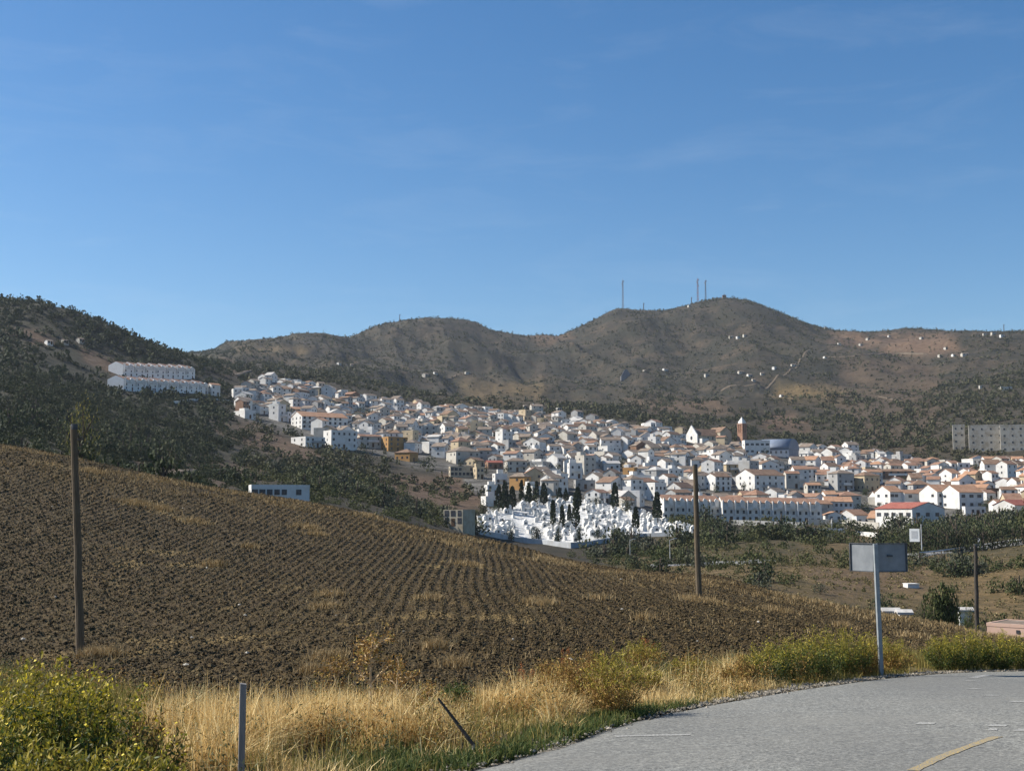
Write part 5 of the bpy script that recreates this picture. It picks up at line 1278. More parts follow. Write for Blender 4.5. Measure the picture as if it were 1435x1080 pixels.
# the 300 that show largest are trees of their own
app = as_ / ar * vis_ * (apx > 4) * (apx < 1431)
order = np.argsort(-app); NT_ = 225
chosen = []; taken = np.zeros((0, 2))
for i in order:
    if len(chosen) >= NT_: break
    if ar[i] < 118: continue
    chosen.append(i)
ch_mask = np.zeros(len(ax), bool); ch_mask[chosen] = True
CRN = {}
for mname, m_ in TREE_M.items():
    CRN[mname] = []
    for k in range(3):
        V = crown_tpl(420, 500 + k + len(mname), 1.0, 9, .115); CRN[mname].append(np_mesh('crown', V.reshape(-1, 3), np.arange(V.size // 3).reshape(-1, 4))); CRN[mname][-1].materials.append(m_)
TRK = MB().tube([(0, 0, -.6), (.03, .02, .35), (0, .05, .8)], [.085, .065, .03], 6).tube([(.02, .02, .3), (.3, .1, .65)], [.045, .02], 5).tube([(.02, .02, .32), (-.25, -.15, .7)], [.04, .02], 5).mesh('trunk'); TRK.materials.append(bark_m)
TREES = []
g = random.Random(8)
for i in chosen:
    px, py = apx[i], apy[i]
    tone = g.choice(['dark green', 'dark green', 'olive green']) if px < 340 else g.choice(['dark green', 'olive green', 'grey-green'])
    shape = g.choice([('round', .95), ('round', 1.15), ('tall', 1.5), ('low spreading', .7)])
    rt = thing('hillside_tree', 'x', 'tree', (ax[i], ay[i], az_[i]), g.uniform(0, 6.28), 'trees and large bushes of the hillsides')
    rt.scale = (as_[i], as_[i], as_[i] * shape[1] * 1.05)
    link('trunk', TRK, None, rt); link('crown', g.choice(CRN[tone]), None, rt, (0, 0, -.04))
    zone = 'on the wooded hillside' if px < 340 else 'in the ravine' if px < 680 and ar[i] < 720 else 'in the valley' if ar[i] < 470 else 'on the slope'
    TREES.append((rt, f'{shape[0]} {tone} tree {zone}'))
rest = ~ch_mask
def lod(mask, nq, name, m_, label, seed, cat='scrub'):
    if not mask.any(): return
    tp = [crown_tpl(nq, seed + k, 1.0, 5) for k in range(7)]
    g = np.random.default_rng(seed)
    V, Q = merge(np.stack([ax[mask], ay[mask]], -1), az_[mask] - .1 * as_[mask], as_[mask], g.uniform(.75, 1.5, mask.sum()), tp, seed)
    stuff(link(name, np_mesh(name, V, Q), m_), label, cat)
lw = apx < 345
lod(rest & lw & (ar < 620), 170, 'woodland', wood_m, 'dense dark wood covering the hillside behind the field crest', 700, 'wood')
lod(rest & lw & (ar >= 620), 46, 'upper_woodland', wood_m, 'dense dark wood running up to the rounded hilltop', 710, 'wood')
lod(rest & ~lw & (ar < 470), 150, 'valley_scrub', valley_m, 'green scrub filling the valley below the town', 720)
lod(rest & ~lw & (ar >= 470) & (ar < 900), 60, 'ravine_scrub', scrub_m, 'dark scrub on the slopes beside the town', 730)
lod(rest & ~lw & (ar >= 900) & (ar < 1330), 30, 'slope_scrub', scrub_m, 'olive trees and scrub dotted over the slopes above the town', 740)
lod(rest & ~lw & (ar >= 1330), 12, 'ridge_scrub', scrub_m, 'sparse bushes on the brown ridge', 750)

# --- trees one by one: cypresses, town trees, the grove, the single trees
def leaf_tree(name, label, px, base, top, wpx, tone, nq=500, rmin=118, r_fix=None, cat='tree', group=None, m_=None, trunk_h=.25, seed=1, blobs=9, sparse=1.0):
    if r_fix: x, y, z = at_r(px, r_fix, base); r = r_fix
    else: x, y, z, r = hit(px, base, rmin)
    s_ = r / F; tz = CAMZ + float(t_of(float(az_of(px, top)), top)) * r; H = max(tz - z, 1.0); w_ = wpx * s_ * .5
    rt = thing(name, label, cat, (x, y, z), seed * 1.3, group)
    g = np.random.default_rng(seed)
    mb = MB(); mb.tube([(0, 0, -.5), (g.normal(0, .04) * H, g.normal(0, .04) * H, H * .35), (0, 0, H * .8)], [H * .035, H * .024, H * .006], 7)
    for k in range(6):
        a = g.uniform(0, 6.28); z0 = H * g.uniform(.2, .5); mb.tube([(0, 0, z0), (math.cos(a) * w_ * .35, math.sin(a) * w_ * .35, z0 + H * .16), (math.cos(a) * w_ * .7, math.sin(a) * w_ * .7, z0 + H * .25)], [H * .015, H * .01, H * .004], 5)
    mb.build('trunk', bark_m, rt)
    V = crown_tpl(nq, seed + 40, 1.0, blobs, 1.7 / math.sqrt(nq) * sparse); V = V - np.array([0, 0, 0]); V[..., :2] *= w_; V[..., 2] = H * trunk_h + V[..., 2] / max(V[..., 2].max(), .1) * H * (1 - trunk_h)
    link('crown', np_mesh('crown', V.reshape(-1, 3), np.arange(V.size // 3).reshape(-1, 4)), m_ or TREE_M[tone], rt)
    return rt
def cypress(px, base, top, wpx, label, seed):
    x, y, z, r = hit(px, base, 300); s_ = r / F; H = (base - top) * s_; w_ = wpx * s_ * .66
    rt = thing('cypress', label, 'tree', (x, y, z), seed, 'cypresses of the cemetery'); g = np.random.default_rng(seed)
    MB().tube([(0, 0, -.5), (0, 0, H * .5)], [w_ * .22, w_ * .1], 6).build('trunk', bark_m, rt)
    n = 420; t = g.uniform(0, 1, n) ** .8; a = g.uniform(0, 6.28, n); rad = w_ * np.minimum(1, (t + .05) * 6) * (1 - t) ** .55 * g.uniform(.55, 1.1, n)
    P = np.stack([rad * np.cos(a), rad * np.sin(a), H * (.06 + .94 * t)], -1)
    D = np.stack([np.cos(a) * .35, np.sin(a) * .35, np.ones(n)], -1) + g.normal(0, .25, (n, 3))
    V, Q = leaves(P, D, H * g.uniform(.06, .12, n), w_ * .5, seed); link('crown', np_mesh('crown', V, Q), cyp_m, rt)
for k, q in enumerate([(699, 714, 681, 8), (708, 718, 678, 10), (718, 713, 683, 9), (731, 705, 674, 6), (741, 708, 678, 7), (752, 704, 676, 6), (762, 707, 678, 9), (775, 739, 703, 6.5), (788, 740, 709, 5.5), (798, 734, 708, 5), (807, 741, 694, 8.5), (810, 712, 684, 9), (784, 702, 684, 6), (793, 703, 686, 6), (862, 714, 678, 9), (891, 744, 712, 8), (921, 732, 692, 10), (656, 742, 716, 7), (664, 738, 718, 8)]):
    cypress(*q, f'slim dark cypress at the cemetery, {ORD[k]} in order of planting' if False else f'{"tall" if q[1] - q[2] > 30 else "short" if q[1] - q[2] < 25 else "slim"} dark cypress at the cemetery, ' + ('on its upper edge' if q[1] < 716 else 'among the white tombs' if q[0] > 670 else 'beside the beige stone block') + f', {["the first", "the second", "the third", "the fourth", "the fifth", "the sixth", "the seventh", "the eighth", "the ninth", "the tenth", "the eleventh", "the twelfth", "the thirteenth", "the fourteenth", "the fifteenth", "the sixteenth", "the seventeenth", "the eighteenth", "the nineteenth"][k]} from the left', 900 + k)
for k, q in enumerate([(716, 757, 735, 18, 'low dark tree in front of the tombs, nearest the beige stone block'), (752, 759, 735, 20, 'low dark tree in front of the tombs, below the row of slim cypresses'), (783, 761, 736, 15, 'pointed dark tree at the lowest corner of the cemetery'), (812, 759, 734, 13, 'narrow dark tree against the curved cemetery wall'), (838, 755, 738, 17, 'rounded dark tree inside the curved cemetery wall'), (863, 752, 737, 18, 'rounded dark tree beside the end of the curved cemetery wall')]):
    leaf_tree('cemetery_tree', q[4], q[0], q[1], q[2], q[3], 'dark green', 1100, 300, sparse=1.4, group='low dark trees in front of the tombs', m_=cyp_m, trunk_h=.08, seed=930 + k)
for k, q in enumerate([(748, 708, 676, 34, 'dark green', 'broad dark tree among the cypresses on the upper cemetery edge'), (677, 726, 698, 22, 'dark green', 'bushy dark tree right beside the beige stone block'), (694, 718, 707, 22, 'dark green', 'low dark bush below the lowest stepped white house'), (878, 718, 690, 28, 'olive green', 'broad green tree above the cemetery next to a tall cypress'), (836, 708, 695, 26, 'dark green', 'round dark tree before the gabled house behind the cemetery'),
                       (594, 656, 637, 36, 'dark green', 'dark clump of tree below the ochre block'), (872, 656, 638, 26, 'dark green', 'dark tree in a gap in mid town above the pale workshop'), (1209, 719, 699, 34, 'dark green', 'clipped round dark tree between the terraces and the red-roofed hall'), (1117, 656, 640, 26, 'dark green', 'dark tree below the grey vaulted hall'), (1030, 612, 598, 16, 'olive green', 'tree between the church roof and the bell tower'),
                       (1052, 612, 590, 24, 'dark green', 'tree just behind the brick bell tower'), (1140, 626, 606, 28, 'dark green', 'dark tree on the bank behind the grey vaulted hall'), (518, 592, 570, 26, 'dark green', 'dark tree beside the long orange-roofed block'), (505, 582, 568, 20, 'olive green', 'olive tree behind the long orange-roofed block'), (342, 566, 550, 22, 'olive green', 'light green tree at the tip of the town'),
                       (512, 650, 622, 40, 'dark green', 'big dark tree under the white block at the ravine'), (1004, 690, 672, 14, 'dark green', 'dark tree against the tall sunlit gable'), (1310, 722, 705, 18, 'dark green', 'dark tree in front of the last orange-roofed wings'), (1344, 726, 710, 20, 'dark green', 'dark tree below the orange-roofed wings near the low annexe'), (1385, 712, 696, 18, 'dark green', 'dark bushy tree beside the bright red-roofed house')]):
    leaf_tree('town_tree', q[5], q[0], q[1], q[2], q[3], q[4], 360, 300, seed=960 + k, trunk_h=.1)
g = random.Random(4); TT = []
tries = 0
while len(TT) < 105 and tries < 16000:
    tries += 1; px, py = g.uniform(345, 1430), g.uniform(560, 728)
    if poly_mask(np.array([px]), np.array([py]), TOWN, 1)[0] < .6 or poly_mask(np.array([px]), np.array([py]), CEM, 1)[0] > .3: continue
    x, y, z, r = hit(px, py, 430)
    if not clear_of_houses(np.array([x]), np.array([y]), np.array([-.6]))[0]: continue
    hgt = g.uniform(10, 17); tone = g.choice(['dark green', 'dark green', 'olive green'])
    rt = leaf_tree('town_tree', 'x', px, py, py - hgt, g.uniform(10, 18), tone, 200, 430, seed=1000 + len(TT), trunk_h=.12); rt['group'] = 'trees between the houses'
    TT.append(rt); TREES.append((rt, f'{"small" if hgt < 13 else "tall"} {tone} tree between the houses'))
# grove before the red-roofed hall
g = random.Random(6)
GR = [(1248, 776, 22, 24), (1262, 775, 30, 26), (1276, 774, 36, 28), (1290, 774, 36, 26), (1303, 773, 40, 28), (1316, 772, 42, 28), (1328, 772, 44, 28), (1341, 771, 44, 28), (1354, 770, 42, 28), (1366, 769, 42, 26), (1378, 768, 40, 26), (1390, 766, 34, 24), (1404, 764, 28, 22), (1420, 762, 36, 26), (1434, 760, 38, 26),
      (1268, 768, 34, 26), (1298, 766, 40, 28), (1322, 764, 42, 28), (1348, 763, 42, 28), (1372, 761, 36, 26)]
for k, (px, b, hh_, ww_) in enumerate(GR):
    row = 'front' if k < 15 else 'back'; o_ = ORD[k if k < 15 else k - 15]
    leaf_tree('grove_tree', f'dark olive grove tree before the white wings, {o_} from the left in its {row} row', px, b + 3, b - hh_, ww_ * 1.15, 'dark green' if k % 3 else 'olive green', 420, 230, group='trees of the dense grove', seed=1100 + k, trunk_h=.03)
lm('dense grove', 1320, 745)
# single trees in the valley
leaf_tree('valley_tree', 'large bushy grey-green tree beyond the field crest, next to the dark pole', 1323, 874, 813, 56, 'grey-green', 6000, r_fix=112, seed=1201, trunk_h=.06, m_=valley_m, blobs=16, sparse=3.4); lm('large bushy tree', 1323, 840)
leaf_tree('valley_tree', 'low bright green bush at the foot of the dark pole', 1357, 880, 851, 34, 'olive green', 2500, r_fix=104, seed=1202, trunk_h=.03, m_=green_m)
leaf_tree('valley_tree', 'green bush touching the near side of the large bushy tree', 1297, 872, 838, 34, 'olive green', 2500, r_fix=110, seed=1203, trunk_h=.03, m_=valley_m)
leaf_tree('valley_tree', 'loose olive tree in front of the small half-hidden white hut', 1361, 878, 842, 24, 'olive green', 1500, r_fix=106, seed=1209, trunk_h=.12, m_=valley_m)
leaf_tree('valley_tree', 'olive bush behind the dark pole above the pink wall', 1382, 866, 846, 30, 'olive green', 700, r_fix=135, seed=1204, trunk_h=.03, m_=valley_m)
leaf_tree('valley_tree', 'bush at the picture edge above the pink wall', 1428, 868, 850, 26, 'olive green', 700, r_fix=140, seed=1205, trunk_h=.03, m_=valley_m)
leaf_tree('valley_tree', 'dark bush alone in the dry grass beside the far lane', 1057, 797, 783, 14, 'dark green', 400, seed=1206, trunk_h=.03)
leaf_tree('valley_tree', 'grey-green agave-like bush in the dry field below the sign', 1150, 832, 815, 34, 'grey-green', 500, seed=1207, trunk_h=.03)
leaf_tree('poplar', 'sparse yellowing poplar rising behind the tall weathered pole', 112, 700, 545, 62, 'olive green', 900, r_fix=170, seed=1210, trunk_h=.30, m_=leafy('yellowing_leaf', [(0, (.09, .095, .025)), (.5, (.16, .15, .04)), (1, (.26, .21, .06))], .8, .3), blobs=14, sparse=.75)
# dry tussocks over the valley floor
def tuss(x, y, r, px): return .12 + .88 * sstep(.45, .62, fbm(x / 6, y / 6, 3, 191))
P = scatter(5200, 61, (845, 1480), (112, 330), tuss); g2 = np.random.default_rng(6)
V, Q = merge(P, Z(P[:, 0], P[:, 1]) - .05, g2.uniform(.22, .62, len(P)), g2.uniform(.5, 1.1, len(P)), [crown_tpl(26, 800 + k, 1.0, 4) for k in range(6)], 62)
stuff(link('dry_tussocks', np_mesh('dry_tussocks', V, Q), leafy('tussock_blade', [(0, (.07, .068, .026)), (.4, (.14, .115, .048)), (.75, (.23, .18, .085)), (1, (.34, .27, .14))], .8, .15)), 'dry grass tussocks over the valley floor', 'grass')
# a broken line of trees on the ridge
for k, (px, top, hh_, ww_) in enumerate([(318, 480, 7, 12), (330, 479, 7, 13), (373, 481, 5, 6), (381, 480, 6, 7), (397, 479, 6, 6), (406, 480, 6, 7), (413, 479, 6, 8), (425, 480, 6, 7), (648, 448, 4, 5), (655, 449, 4, 5), (680, 458, 3.5, 5), (873, 432, 6, 9), (880, 431, 6, 8), (892, 434, 5, 6), (901, 434, 5, 5), (912, 434, 5, 5), (950, 432, 4, 6), (1157, 457, 4, 6), (1270, 459, 5, 14), (1290, 458, 5, 12), (1320, 461, 4, 10), (1372, 463, 5, 12), (130, 443, 7, 8), (143, 453, 6, 6)]):
    rr_ = 2055 if px > 262 else 868
    leaf_tree('ridge_tree', f'small dark tree on the skyline, {ORD[k] if k < 22 else ORD[k - 22]} ' + ('along the far ridge from the saddle' if k < 22 else 'on the wooded hilltop'), px, top + hh_, top, ww_, 'dark green', 90, r_fix=rr_, group='trees on the skyline', seed=1300 + k, trunk_h=.12)
# ------------------------------------------------------------------ farmhouses on the slopes
FARM = [(475, 511, 8, 5), (493, 513, 5, 4), (597, 527, 16, 7), (610, 524, 7, 4), (655, 524, 10, 4), (903, 521, 5, 5), (932, 519, 11, 5), (990, 527, 8, 4), (1025, 473, 10, 5), (1034, 474, 6, 4), (1044, 471, 9, 5), (1038, 523, 12, 5), (1050, 527, 9, 5), (1056, 534, 7, 5), (1068, 525, 7, 4), (1085, 517, 7, 4), (1112, 513, 11, 6),
        (1157, 461, 5, 5), (1176, 483, 6, 5), (1206, 484, 6, 4), (1216, 476, 6, 5), (1246, 472, 4, 3), (1291, 475, 6, 5), (1325, 489, 5, 4), (1336, 499, 6, 4), (1352, 498, 14, 4), (1317, 500, 6, 3), (1156, 502, 4, 3), (1380, 470, 7, 6), (1392, 469, 9, 7), (1404, 472, 8, 6), (1375, 544, 7, 6), (1409, 546, 22, 8), (1095, 556, 6, 3), (112, 480, 9, 4), (90, 482, 5, 4), (68, 483, 6, 4), (966, 430, 7, 4), (735, 572, 7, 5), (783, 576, 7, 6), (785, 590, 14, 7)]
for k, (px, b, w_, h_) in enumerate(FARM):
    x, y, z, r = hit(px, b, 700); s_ = r / F; W = max(w_ * s_ * .66, 3.4); H = max(h_ * s_ * .36, 2.0)
    g = random.Random(k)
    rt = thing('farmhouse', 'x', 'farmhouse', (x, y, z), -math.atan2(x, y) + R(g.uniform(15, 50)), 'scattered farmhouses on the slopes')
    flat = g.random() < .4
    wl, rf = house_shapes(W, max(W * .6, 4), H, 'flat' if flat else 'gable', 'x', .4, 5); wl.build('wall', WALL['off-white' if k % 3 else 'white'], rt); rf.build('roof', ROOF['pale grey' if flat else 'grey-brown'], rt)
    openings(rt, W, max(W * .6, 4), H, 1, 2, 0, True, k, 1.3, 1.4, (0, 0))
    HOUSES.append((rt, f'{"long" if w_ > 12 else "small"} white farmhouse with {"flat" if flat else "tiled"} roof'))
x, y, z, r = hit(877, 529, 900); s_ = r / F
o = MB().prism([(-7 * s_, -4), (7 * s_, -4), (7 * s_, 2 * s_), (1.5 * s_, 11 * s_), (-1.5 * s_, 11 * s_), (-7 * s_, 2 * s_)], -5, 5).build('quarry_silo', mottled('silo_metal', (.13, .135, .15), (.19, .195, .21), .3), None, (x, y, z)); tag(o, 'dim grey steep-roofed silo standing alone half way up the slope', 'silo')
# ------------------------------------------------------------------ masts on the peaks
mast_m = mottled('mast_steel', (.16, .16, .17), (.24, .24, .25), 1); mred_m = mottled('mast_red', (.30, .09, .07), (.38, .13, .10), 1)
def mast(px, base, top, wpx, nm, panels, rr_=2058, red=False):
    x, y, z = at_r(px, rr_, base); t = float(t_of(float(az_of(px, top)), top)); H = CAMZ + t * rr_ - z; w_ = wpx * rr_ / F * .34
    rt = thing('radio_mast', nm, 'mast', (x, y, z), .3, 'radio masts on the peaks'); n = 14
    for bi in range(2 if red else 1):
        mb = MB()
        for k in range(n):
            if red and k % 2 != bi: continue
            z0, z1 = H * k / n - (2 if k == 0 else 0), H * (k + 1) / n; a0, a1 = w_ * (1 - .45 * k / n), w_ * (1 - .45 * (k + 1) / n)
            C0 = [(-a0, -a0, z0), (a0, -a0, z0), (a0, a0, z0), (-a0, a0, z0)]; C1 = [(-a1, -a1, z1), (a1, -a1, z1), (a1, a1, z1), (-a1, a1, z1)]
            for q in range(4):
                mb.tube([C0[q], C1[q]], [.15, .15], 4); mb.tube([C0[q], C1[(q + 1) % 4]], [.12, .12], 3); mb.tube([C1[q], C1[(q + 1) % 4]], [.12, .12], 3)
        mb.build('lattice_frame', mred_m if (red and bi) else mast_m, rt)
    MB().tube([(0, 0, H), (0, 0, H * 1.09)], [.16, .08], 5).build('antenna_rod', mast_m, rt)
    for k in range(panels):
        a = k * 2.1; zz = H * (.97 - .085 * k)
        MB().box(-.4, .4, -.2, .2, -1.2, 1.2).build('antenna_panel', mast_m, rt, (math.cos(a) * w_ * 1.5, math.sin(a) * w_ * 1.5, zz), a)
mast(873, 436, 393, 3.2, 'tall slim grey lattice mast on the lower peak', 3); lm('mast on the lower peak', 873, 415)
mast(978, 424, 391, 3.0, 'red and grey banded lattice mast, taller of the close pair on the summit shoulder', 4, red=True)
mast(989, 422, 393, 2.6, 'grey lattice mast, slightly shorter of the close pair on the summit shoulder', 3); lm('pair of masts', 984, 405)
mast(902, 437, 425, 1.4, 'thin short mast between the lower peak and the summit', 1)
mast(969, 427, 417, 1.4, 'short thin mast beside the banded one', 1)
mast(560, 453, 441, 1.2, 'small thin mast alone on the rounded western hill', 1)
mast(1407, 466, 455, 1.2, 'small thin mast on the low ridge by the skyline houses', 1)
x, y, z = at_r(1015, 2060, 416); s_ = 2060 / F
rt = thing('summit_hut', 'small dark hut with a post on the very summit', 'hut', (x, y, z))
wl, rf = house_shapes(5 * s_, 5, 4 * s_, 'hip', 'x', .5, 4); wl.build('wall', WALL['brown'], rt); rf.build('roof', ROOF['dark grey'], rt); MB().tube([(0, 0, 4 * s_), (0, 0, 9 * s_)], [.25, .15], 5).build('post', mast_m, rt)
lm('summit hut', 1015, 412)
# ------------------------------------------------------------------ the far lane with its rail, signs and lamps
asph2 = mottled('far_asphalt', (.15, .15, .155), (.22, .22, .22), .6)
def lane(pts, wid_, nm):
    W = np.array([hit(px, py, 118)[:2] for px, py in pts]); L = np.concatenate([[0], np.cumsum(np.hypot(*np.diff(W, axis=0).T))]); q = np.linspace(0, L[-1], int(L[-1] / 3) + 4)
    P = np.stack([pchip(L, W[:, 0], q), pchip(L, W[:, 1], q)], -1); D = np.gradient(P, axis=0); D /= np.linalg.norm(D, axis=1)[:, None]; N = np.stack([-D[:, 1], D[:, 0]], -1)
    rows = np.stack([P + N * o_ for o_ in (wid_ / 2 + 1.6, wid_ / 2, -wid_ / 2, -wid_ / 2 - 1.6)], 1); zc = Z(P[:, 0], P[:, 1]); zc = np.convolve(np.pad(zc, 3, 'edge'), np.ones(7) / 7, 'valid')
    zz = np.stack([zc - .7, zc + .38, zc + .38, zc - .7], 1)
    return structure(link('far_lane', grid_mesh('far_lane', np.concatenate([rows, zz[..., None]], -1)), asph2), nm), P, N, zc
_, P1, N1, z1 = lane([(1270, 781), (1300, 777), (1340, 773), (1390, 766), (1440, 760), (1500, 752)], 6.5, 'grey country road crossing the slope below the grove')
lane([(915, 794), (960, 792), (1000, 790), (1050, 788), (1075, 786)], 3.5, 'pale country lane glimpsed behind the ploughed crest')
track_m = mottled('track_dust', (.085, .066, .045), (.13, .10, .07), .2)
def track(pts, wid_, nm, rmin):
    W = np.array([hit(px, py, rmin)[:2] for px, py in pts]); L = np.concatenate([[0], np.cumsum(np.hypot(*np.diff(W, axis=0).T))]); q = np.linspace(0, L[-1], int(L[-1] / 4) + 4)
    Pq = np.stack([pchip(L, W[:, 0], q), pchip(L, W[:, 1], q)], -1); D = np.gradient(Pq, axis=0); D /= np.linalg.norm(D, axis=1)[:, None]; N = np.stack([-D[:, 1], D[:, 0]], -1)
    rows = np.stack([Pq + N * o_ for o_ in (wid_ * .25 + 1.2, wid_ * .25, 0, -wid_ * .25, -wid_ * .25 - 1.2)], 1); zz = Z(rows[..., 0], rows[..., 1]) + np.array([-1.5, .6, .6, .6, -1.5])[None]
    return structure(link('dirt_track', grid_mesh('dirt_track', np.concatenate([rows, zz[..., None]], -1)), track_m), nm)
track([(1010, 548), (1050, 540), (1090, 526), (1118, 512), (1126, 498), (1140, 490)], 5, 'dirt track climbing the slope past the farmhouses', 800)
track([(330, 526), (345, 521), (362, 517)], 7, 'short bare track above the tip of the town', 850)
track([(1160, 500), (1200, 498), (1250, 499), (1300, 496)], 5, 'terrace track under the reddish fields', 1000)
track([(625, 530), (640, 526), (660, 522)], 6, 'track beside a farmhouse on the slope', 1000)
track([(1190, 566), (1230, 556), (1260, 560), (1300, 552)], 4, 'terrace path across the dotted slope', 800)
track([(240, 668), (300, 662), (350, 668)], 5, 'dirt terrace behind the field crest', 180)
rail_m = mottled('rail_metal', (.40, .41, .42), (.52, .53, .54), 1)
rt = thing('guard_rail', 'galvanised guard rail along the far road below the grove', 'guard rail', (P1[0, 0], P1[0, 1], z1[0]))
mb = MB(); sgn = -1 if (N1[len(N1) // 2] @ P1[len(P1) // 2]) > 0 else 1
Rl = P1 + N1 * sgn * 3.0
mb.tube([(a_[0] - P1[0, 0], a_[1] - P1[0, 1], z_ - z1[0] + 1.0) for a_, z_ in zip(Rl, z1)], [.16] * len(Rl), 4); mb.build('beam', rail_m, rt)
for k in range(0, len(Rl), 2): MB().box(-.08, .08, -.08, .08, -1, 1.0).build('post', rail_m, rt, (Rl[k, 0] - P1[0, 0], Rl[k, 1] - P1[0, 1], z1[k] - z1[0]))
board_m = mottled('white_board', (.66, .67, .66), (.74, .75, .74), 3); boardg = mottled('grey_print', (.42, .43, .44), (.5, .51, .52), 2)
x, y, z, r = hit(1292, 778, 118); s_ = r / F
rt = thing('notice_board', 'white rectangular notice board on a tall thin post by the far road', 'sign', (x, y, z), -math.atan2(x, y) - R(12))
MB().box(-.09, .09, -.09, .09, -1, 41 * s_).build('post', rail_m, rt)
bd = MB().box(-15 * s_, -2 * s_, -.16, -.095, 18 * s_, 35 * s_).build('board', board_m, rt)
MB().box(-12.5 * s_, -4.5 * s_, -.18, -.162, 22 * s_, 32 * s_).build('faded_print', boardg, bd)
x, y, z, r = hit(1371, 768, 118); s_ = r / F
rt = thing('road_sign', 'small round white sign beside the far road above the dark pole', 'sign', (x, y, z), -math.atan2(x, y))
MB().box(-.05, .05, -.05, .05, -1, 10 * s_).build('post', rail_m, rt)
n = 16; MB().prism([(2.6 * s_ * math.cos(6.283 * k / n), 11 * s_ + 2.6 * s_ * math.sin(6.283 * k / n)) for k in range(n)], -.12, -.055).build('disc', board_m, rt)
def street_lamp(px, b, t, nm):
    x, y, z, r = hit(px, b, 118); s_ = r / F; H = (b - t) * s_
    rt = thing('street_lamp', nm, 'lamp post', (x, y, z), 0, 'thin lamp posts in the valley')
    MB().tube([(0, 0, -.5), (0, 0, H)], [.09, .05], 6).build('post', rail_m, rt); MB().tube([(0, 0, H - .03), (.9, -.3, H + .25)], [.05, .04], 5).build('arm', rail_m, rt); MB().box(.75, 1.35, -.45, -.2, H + .2, H + .34).build('lamp_head', rail_m, rt)
street_lamp(939, 792, 757, 'thin lamp post by the lane, second pole left of the wooden field pole'); street_lamp(883, 787, 757, 'thin lamp post near the end of the cemetery wall')
street_lamp(1158, 744, 728, 'short lamp post in the yard beside the long white row'); street_lamp(1166, 744, 727, 'lamp post in the yard just left of the white yard wall'); street_lamp(1186, 745, 727, 'lamp post at the yard wall nearest the red-roofed hall')
# ------------------------------------------------------------------ things lying in the dry valley
def low_shed(px, b, w_, h_, nm, r_fix, roofm='pale grey', name='shed', wall='white', floors=0):
    x, y, z = at_r(px, r_fix, b); s_ = r_fix / F; zt = CAMZ + float(t_of(float(az_of(px, b - h_)), b - h_)) * r_fix
    rt = thing(name, nm, 'shed', (x, y, z), -math.atan2(x, y) + R(12)); W = w_ * s_; H = max(zt - z, 1.2)
    wl, rf = house_shapes(W, W * .6, H * .8, 'gable', 'x', .32, 2); wl.build('wall', WALL[wall], rt); rf.build('roof', ROOF[roofm], rt)
    MB().box(-W * .12, W * .12, -W * .3 - .03, -W * .3 + .05, 0, H * .55).build('door', door_m, rt)
    return rt
low_shed(1248, 862, 17, 10, 'low white-roofed shed right beside the steel sign post, just over the field crest', 100)
low_shed(1267, 866, 13, 9, 'smaller white-roofed shed next to the first, over the field crest', 98)
x, y, z, r = hit(1277, 823, 118); s_ = r / F
tag(MB().box(-8 * s_, 8 * s_, -.8, .8, -.5, 5 * s_).box(-8.3 * s_, 8.3 * s_, -.95, .95, 5 * s_ + .001, 5.6 * s_).build('water_trough', WALL['white'], None, (x, y, z), R(8)), 'white concrete trough in the dry grass right of the sign', 'trough')
low_shed(1352, 860, 15, 17, 'small white hut glimpsed between the large bushy tree and the dark pole', 132)
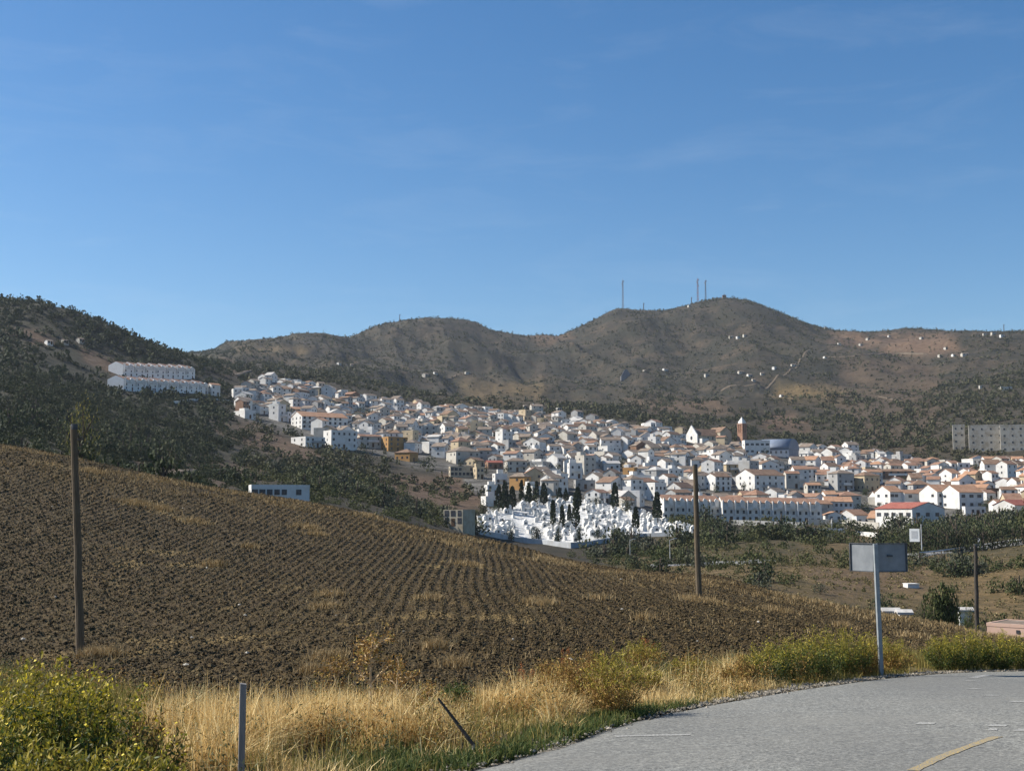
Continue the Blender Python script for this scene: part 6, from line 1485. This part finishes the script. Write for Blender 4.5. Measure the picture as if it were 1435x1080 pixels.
# pink building at the picture edge
r_ = 110.0; x0, y0, z0 = at_r(1383, r_, 880); s_ = r_ / F; ph = -.72
ztop = CAMZ + float(t_of(float(az_of(1383, 874)), 874)) * r_; W = 78 * s_ / math.cos(ph); c_, s2_ = math.cos(ph), math.sin(ph)
rt = thing('farm_building', 'long low pink building with two small dark windows at the picture edge', 'building', (x0 + c_ * W / 2 - s2_ * 2.3, y0 + s2_ * W / 2 + c_ * 2.3, z0), ph)
Hb = ztop - z0; wl, rf = house_shapes(W, 4.6, Hb, 'flat', 'x', .3, 3, .12)
wl.build('wall', plaster('pink_wash', (.52, .36, .285), .15), rt); rf.build('roof', ROOF['grey-brown'], rt)
for q in (29.5, 41): o = link('window', WIN, None, rt, (-W / 2 + q * s_ / c_, -2.3, Hb - 9.5 * s_)); o.scale = (4 * s_, 1, 4.2 * s_)

# ------------------------------------------------------------------ labels that single each one out
def name_all(items):
    bpy.context.view_layer.update(); cells = {}
    for rt, d in items:
        px, py = px_of(*rt.location)
        best = min(LAND, key=lambda L: math.hypot(L[1] - px, 1.5 * (L[2] - py))); dx, dy = px - best[1], 1.5 * (py - best[2])
        sec = ('right of' if dx > 0 else 'left of') if abs(dx) > abs(dy) else ('below' if dy > 0 else 'above')
        cells.setdefault((best[0], sec), []).append((math.hypot(dx, dy), d, rt))
    for (p, sec), v in cells.items():
        v.sort(key=lambda q: q[0])
        count = {}
        for _, d, rt in v:
            k = count[d] = count.get(d, 0) + 1
        n_of = dict(count); count = {}
        for _, d, rt in v:
            k = count[d] = count.get(d, 0) + 1
            o_ = '' if n_of[d] == 1 else ('nearest one ' if k == 1 else ORD[k - 1] + ' such ')
            lab = f'{d}, {o_}{sec} the {p}'
            for cut in (' between the houses', ' such', 'wide ', 'low spreading ', ' in the valley', ' in the ravine', ' on the slope', ' green', 'narrow ', ' two-storey', ' single-storey', ' three-storey', ' gabled'):
                if len(lab.split()) > 16: lab = lab.replace(cut, '' if cut.endswith(' ') else '', 1)
            rt['label'] = lab
name_all(HOUSES); name_all(TREES)

# ------------------------------------------------------------------ the air between here and the ridge
if HAZE_D > 0:
    hz = MB().box(-3900, 3900, -3900, 3900, -28.0, 520.0).mesh('haze'); ho = link('haze', hz)
    hm = bpy.data.materials.new('haze_air'); hm.use_nodes = True; nt3 = hm.node_tree; nt3.nodes.clear()
    oo = nt3.nodes.new('ShaderNodeOutputMaterial'); pv = nt3.nodes.new('ShaderNodeVolumePrincipled'); pv.inputs['Density'].default_value = HAZE_D; pv.inputs['Color'].default_value = (.80, .88, 1, 1); pv.inputs['Anisotropy'].default_value = .2
    nt3.links.new(pv.outputs[0], oo.inputs['Volume']); hz.materials.append(hm); stuff(ho, 'thin blue summer haze over the whole valley', 'haze')
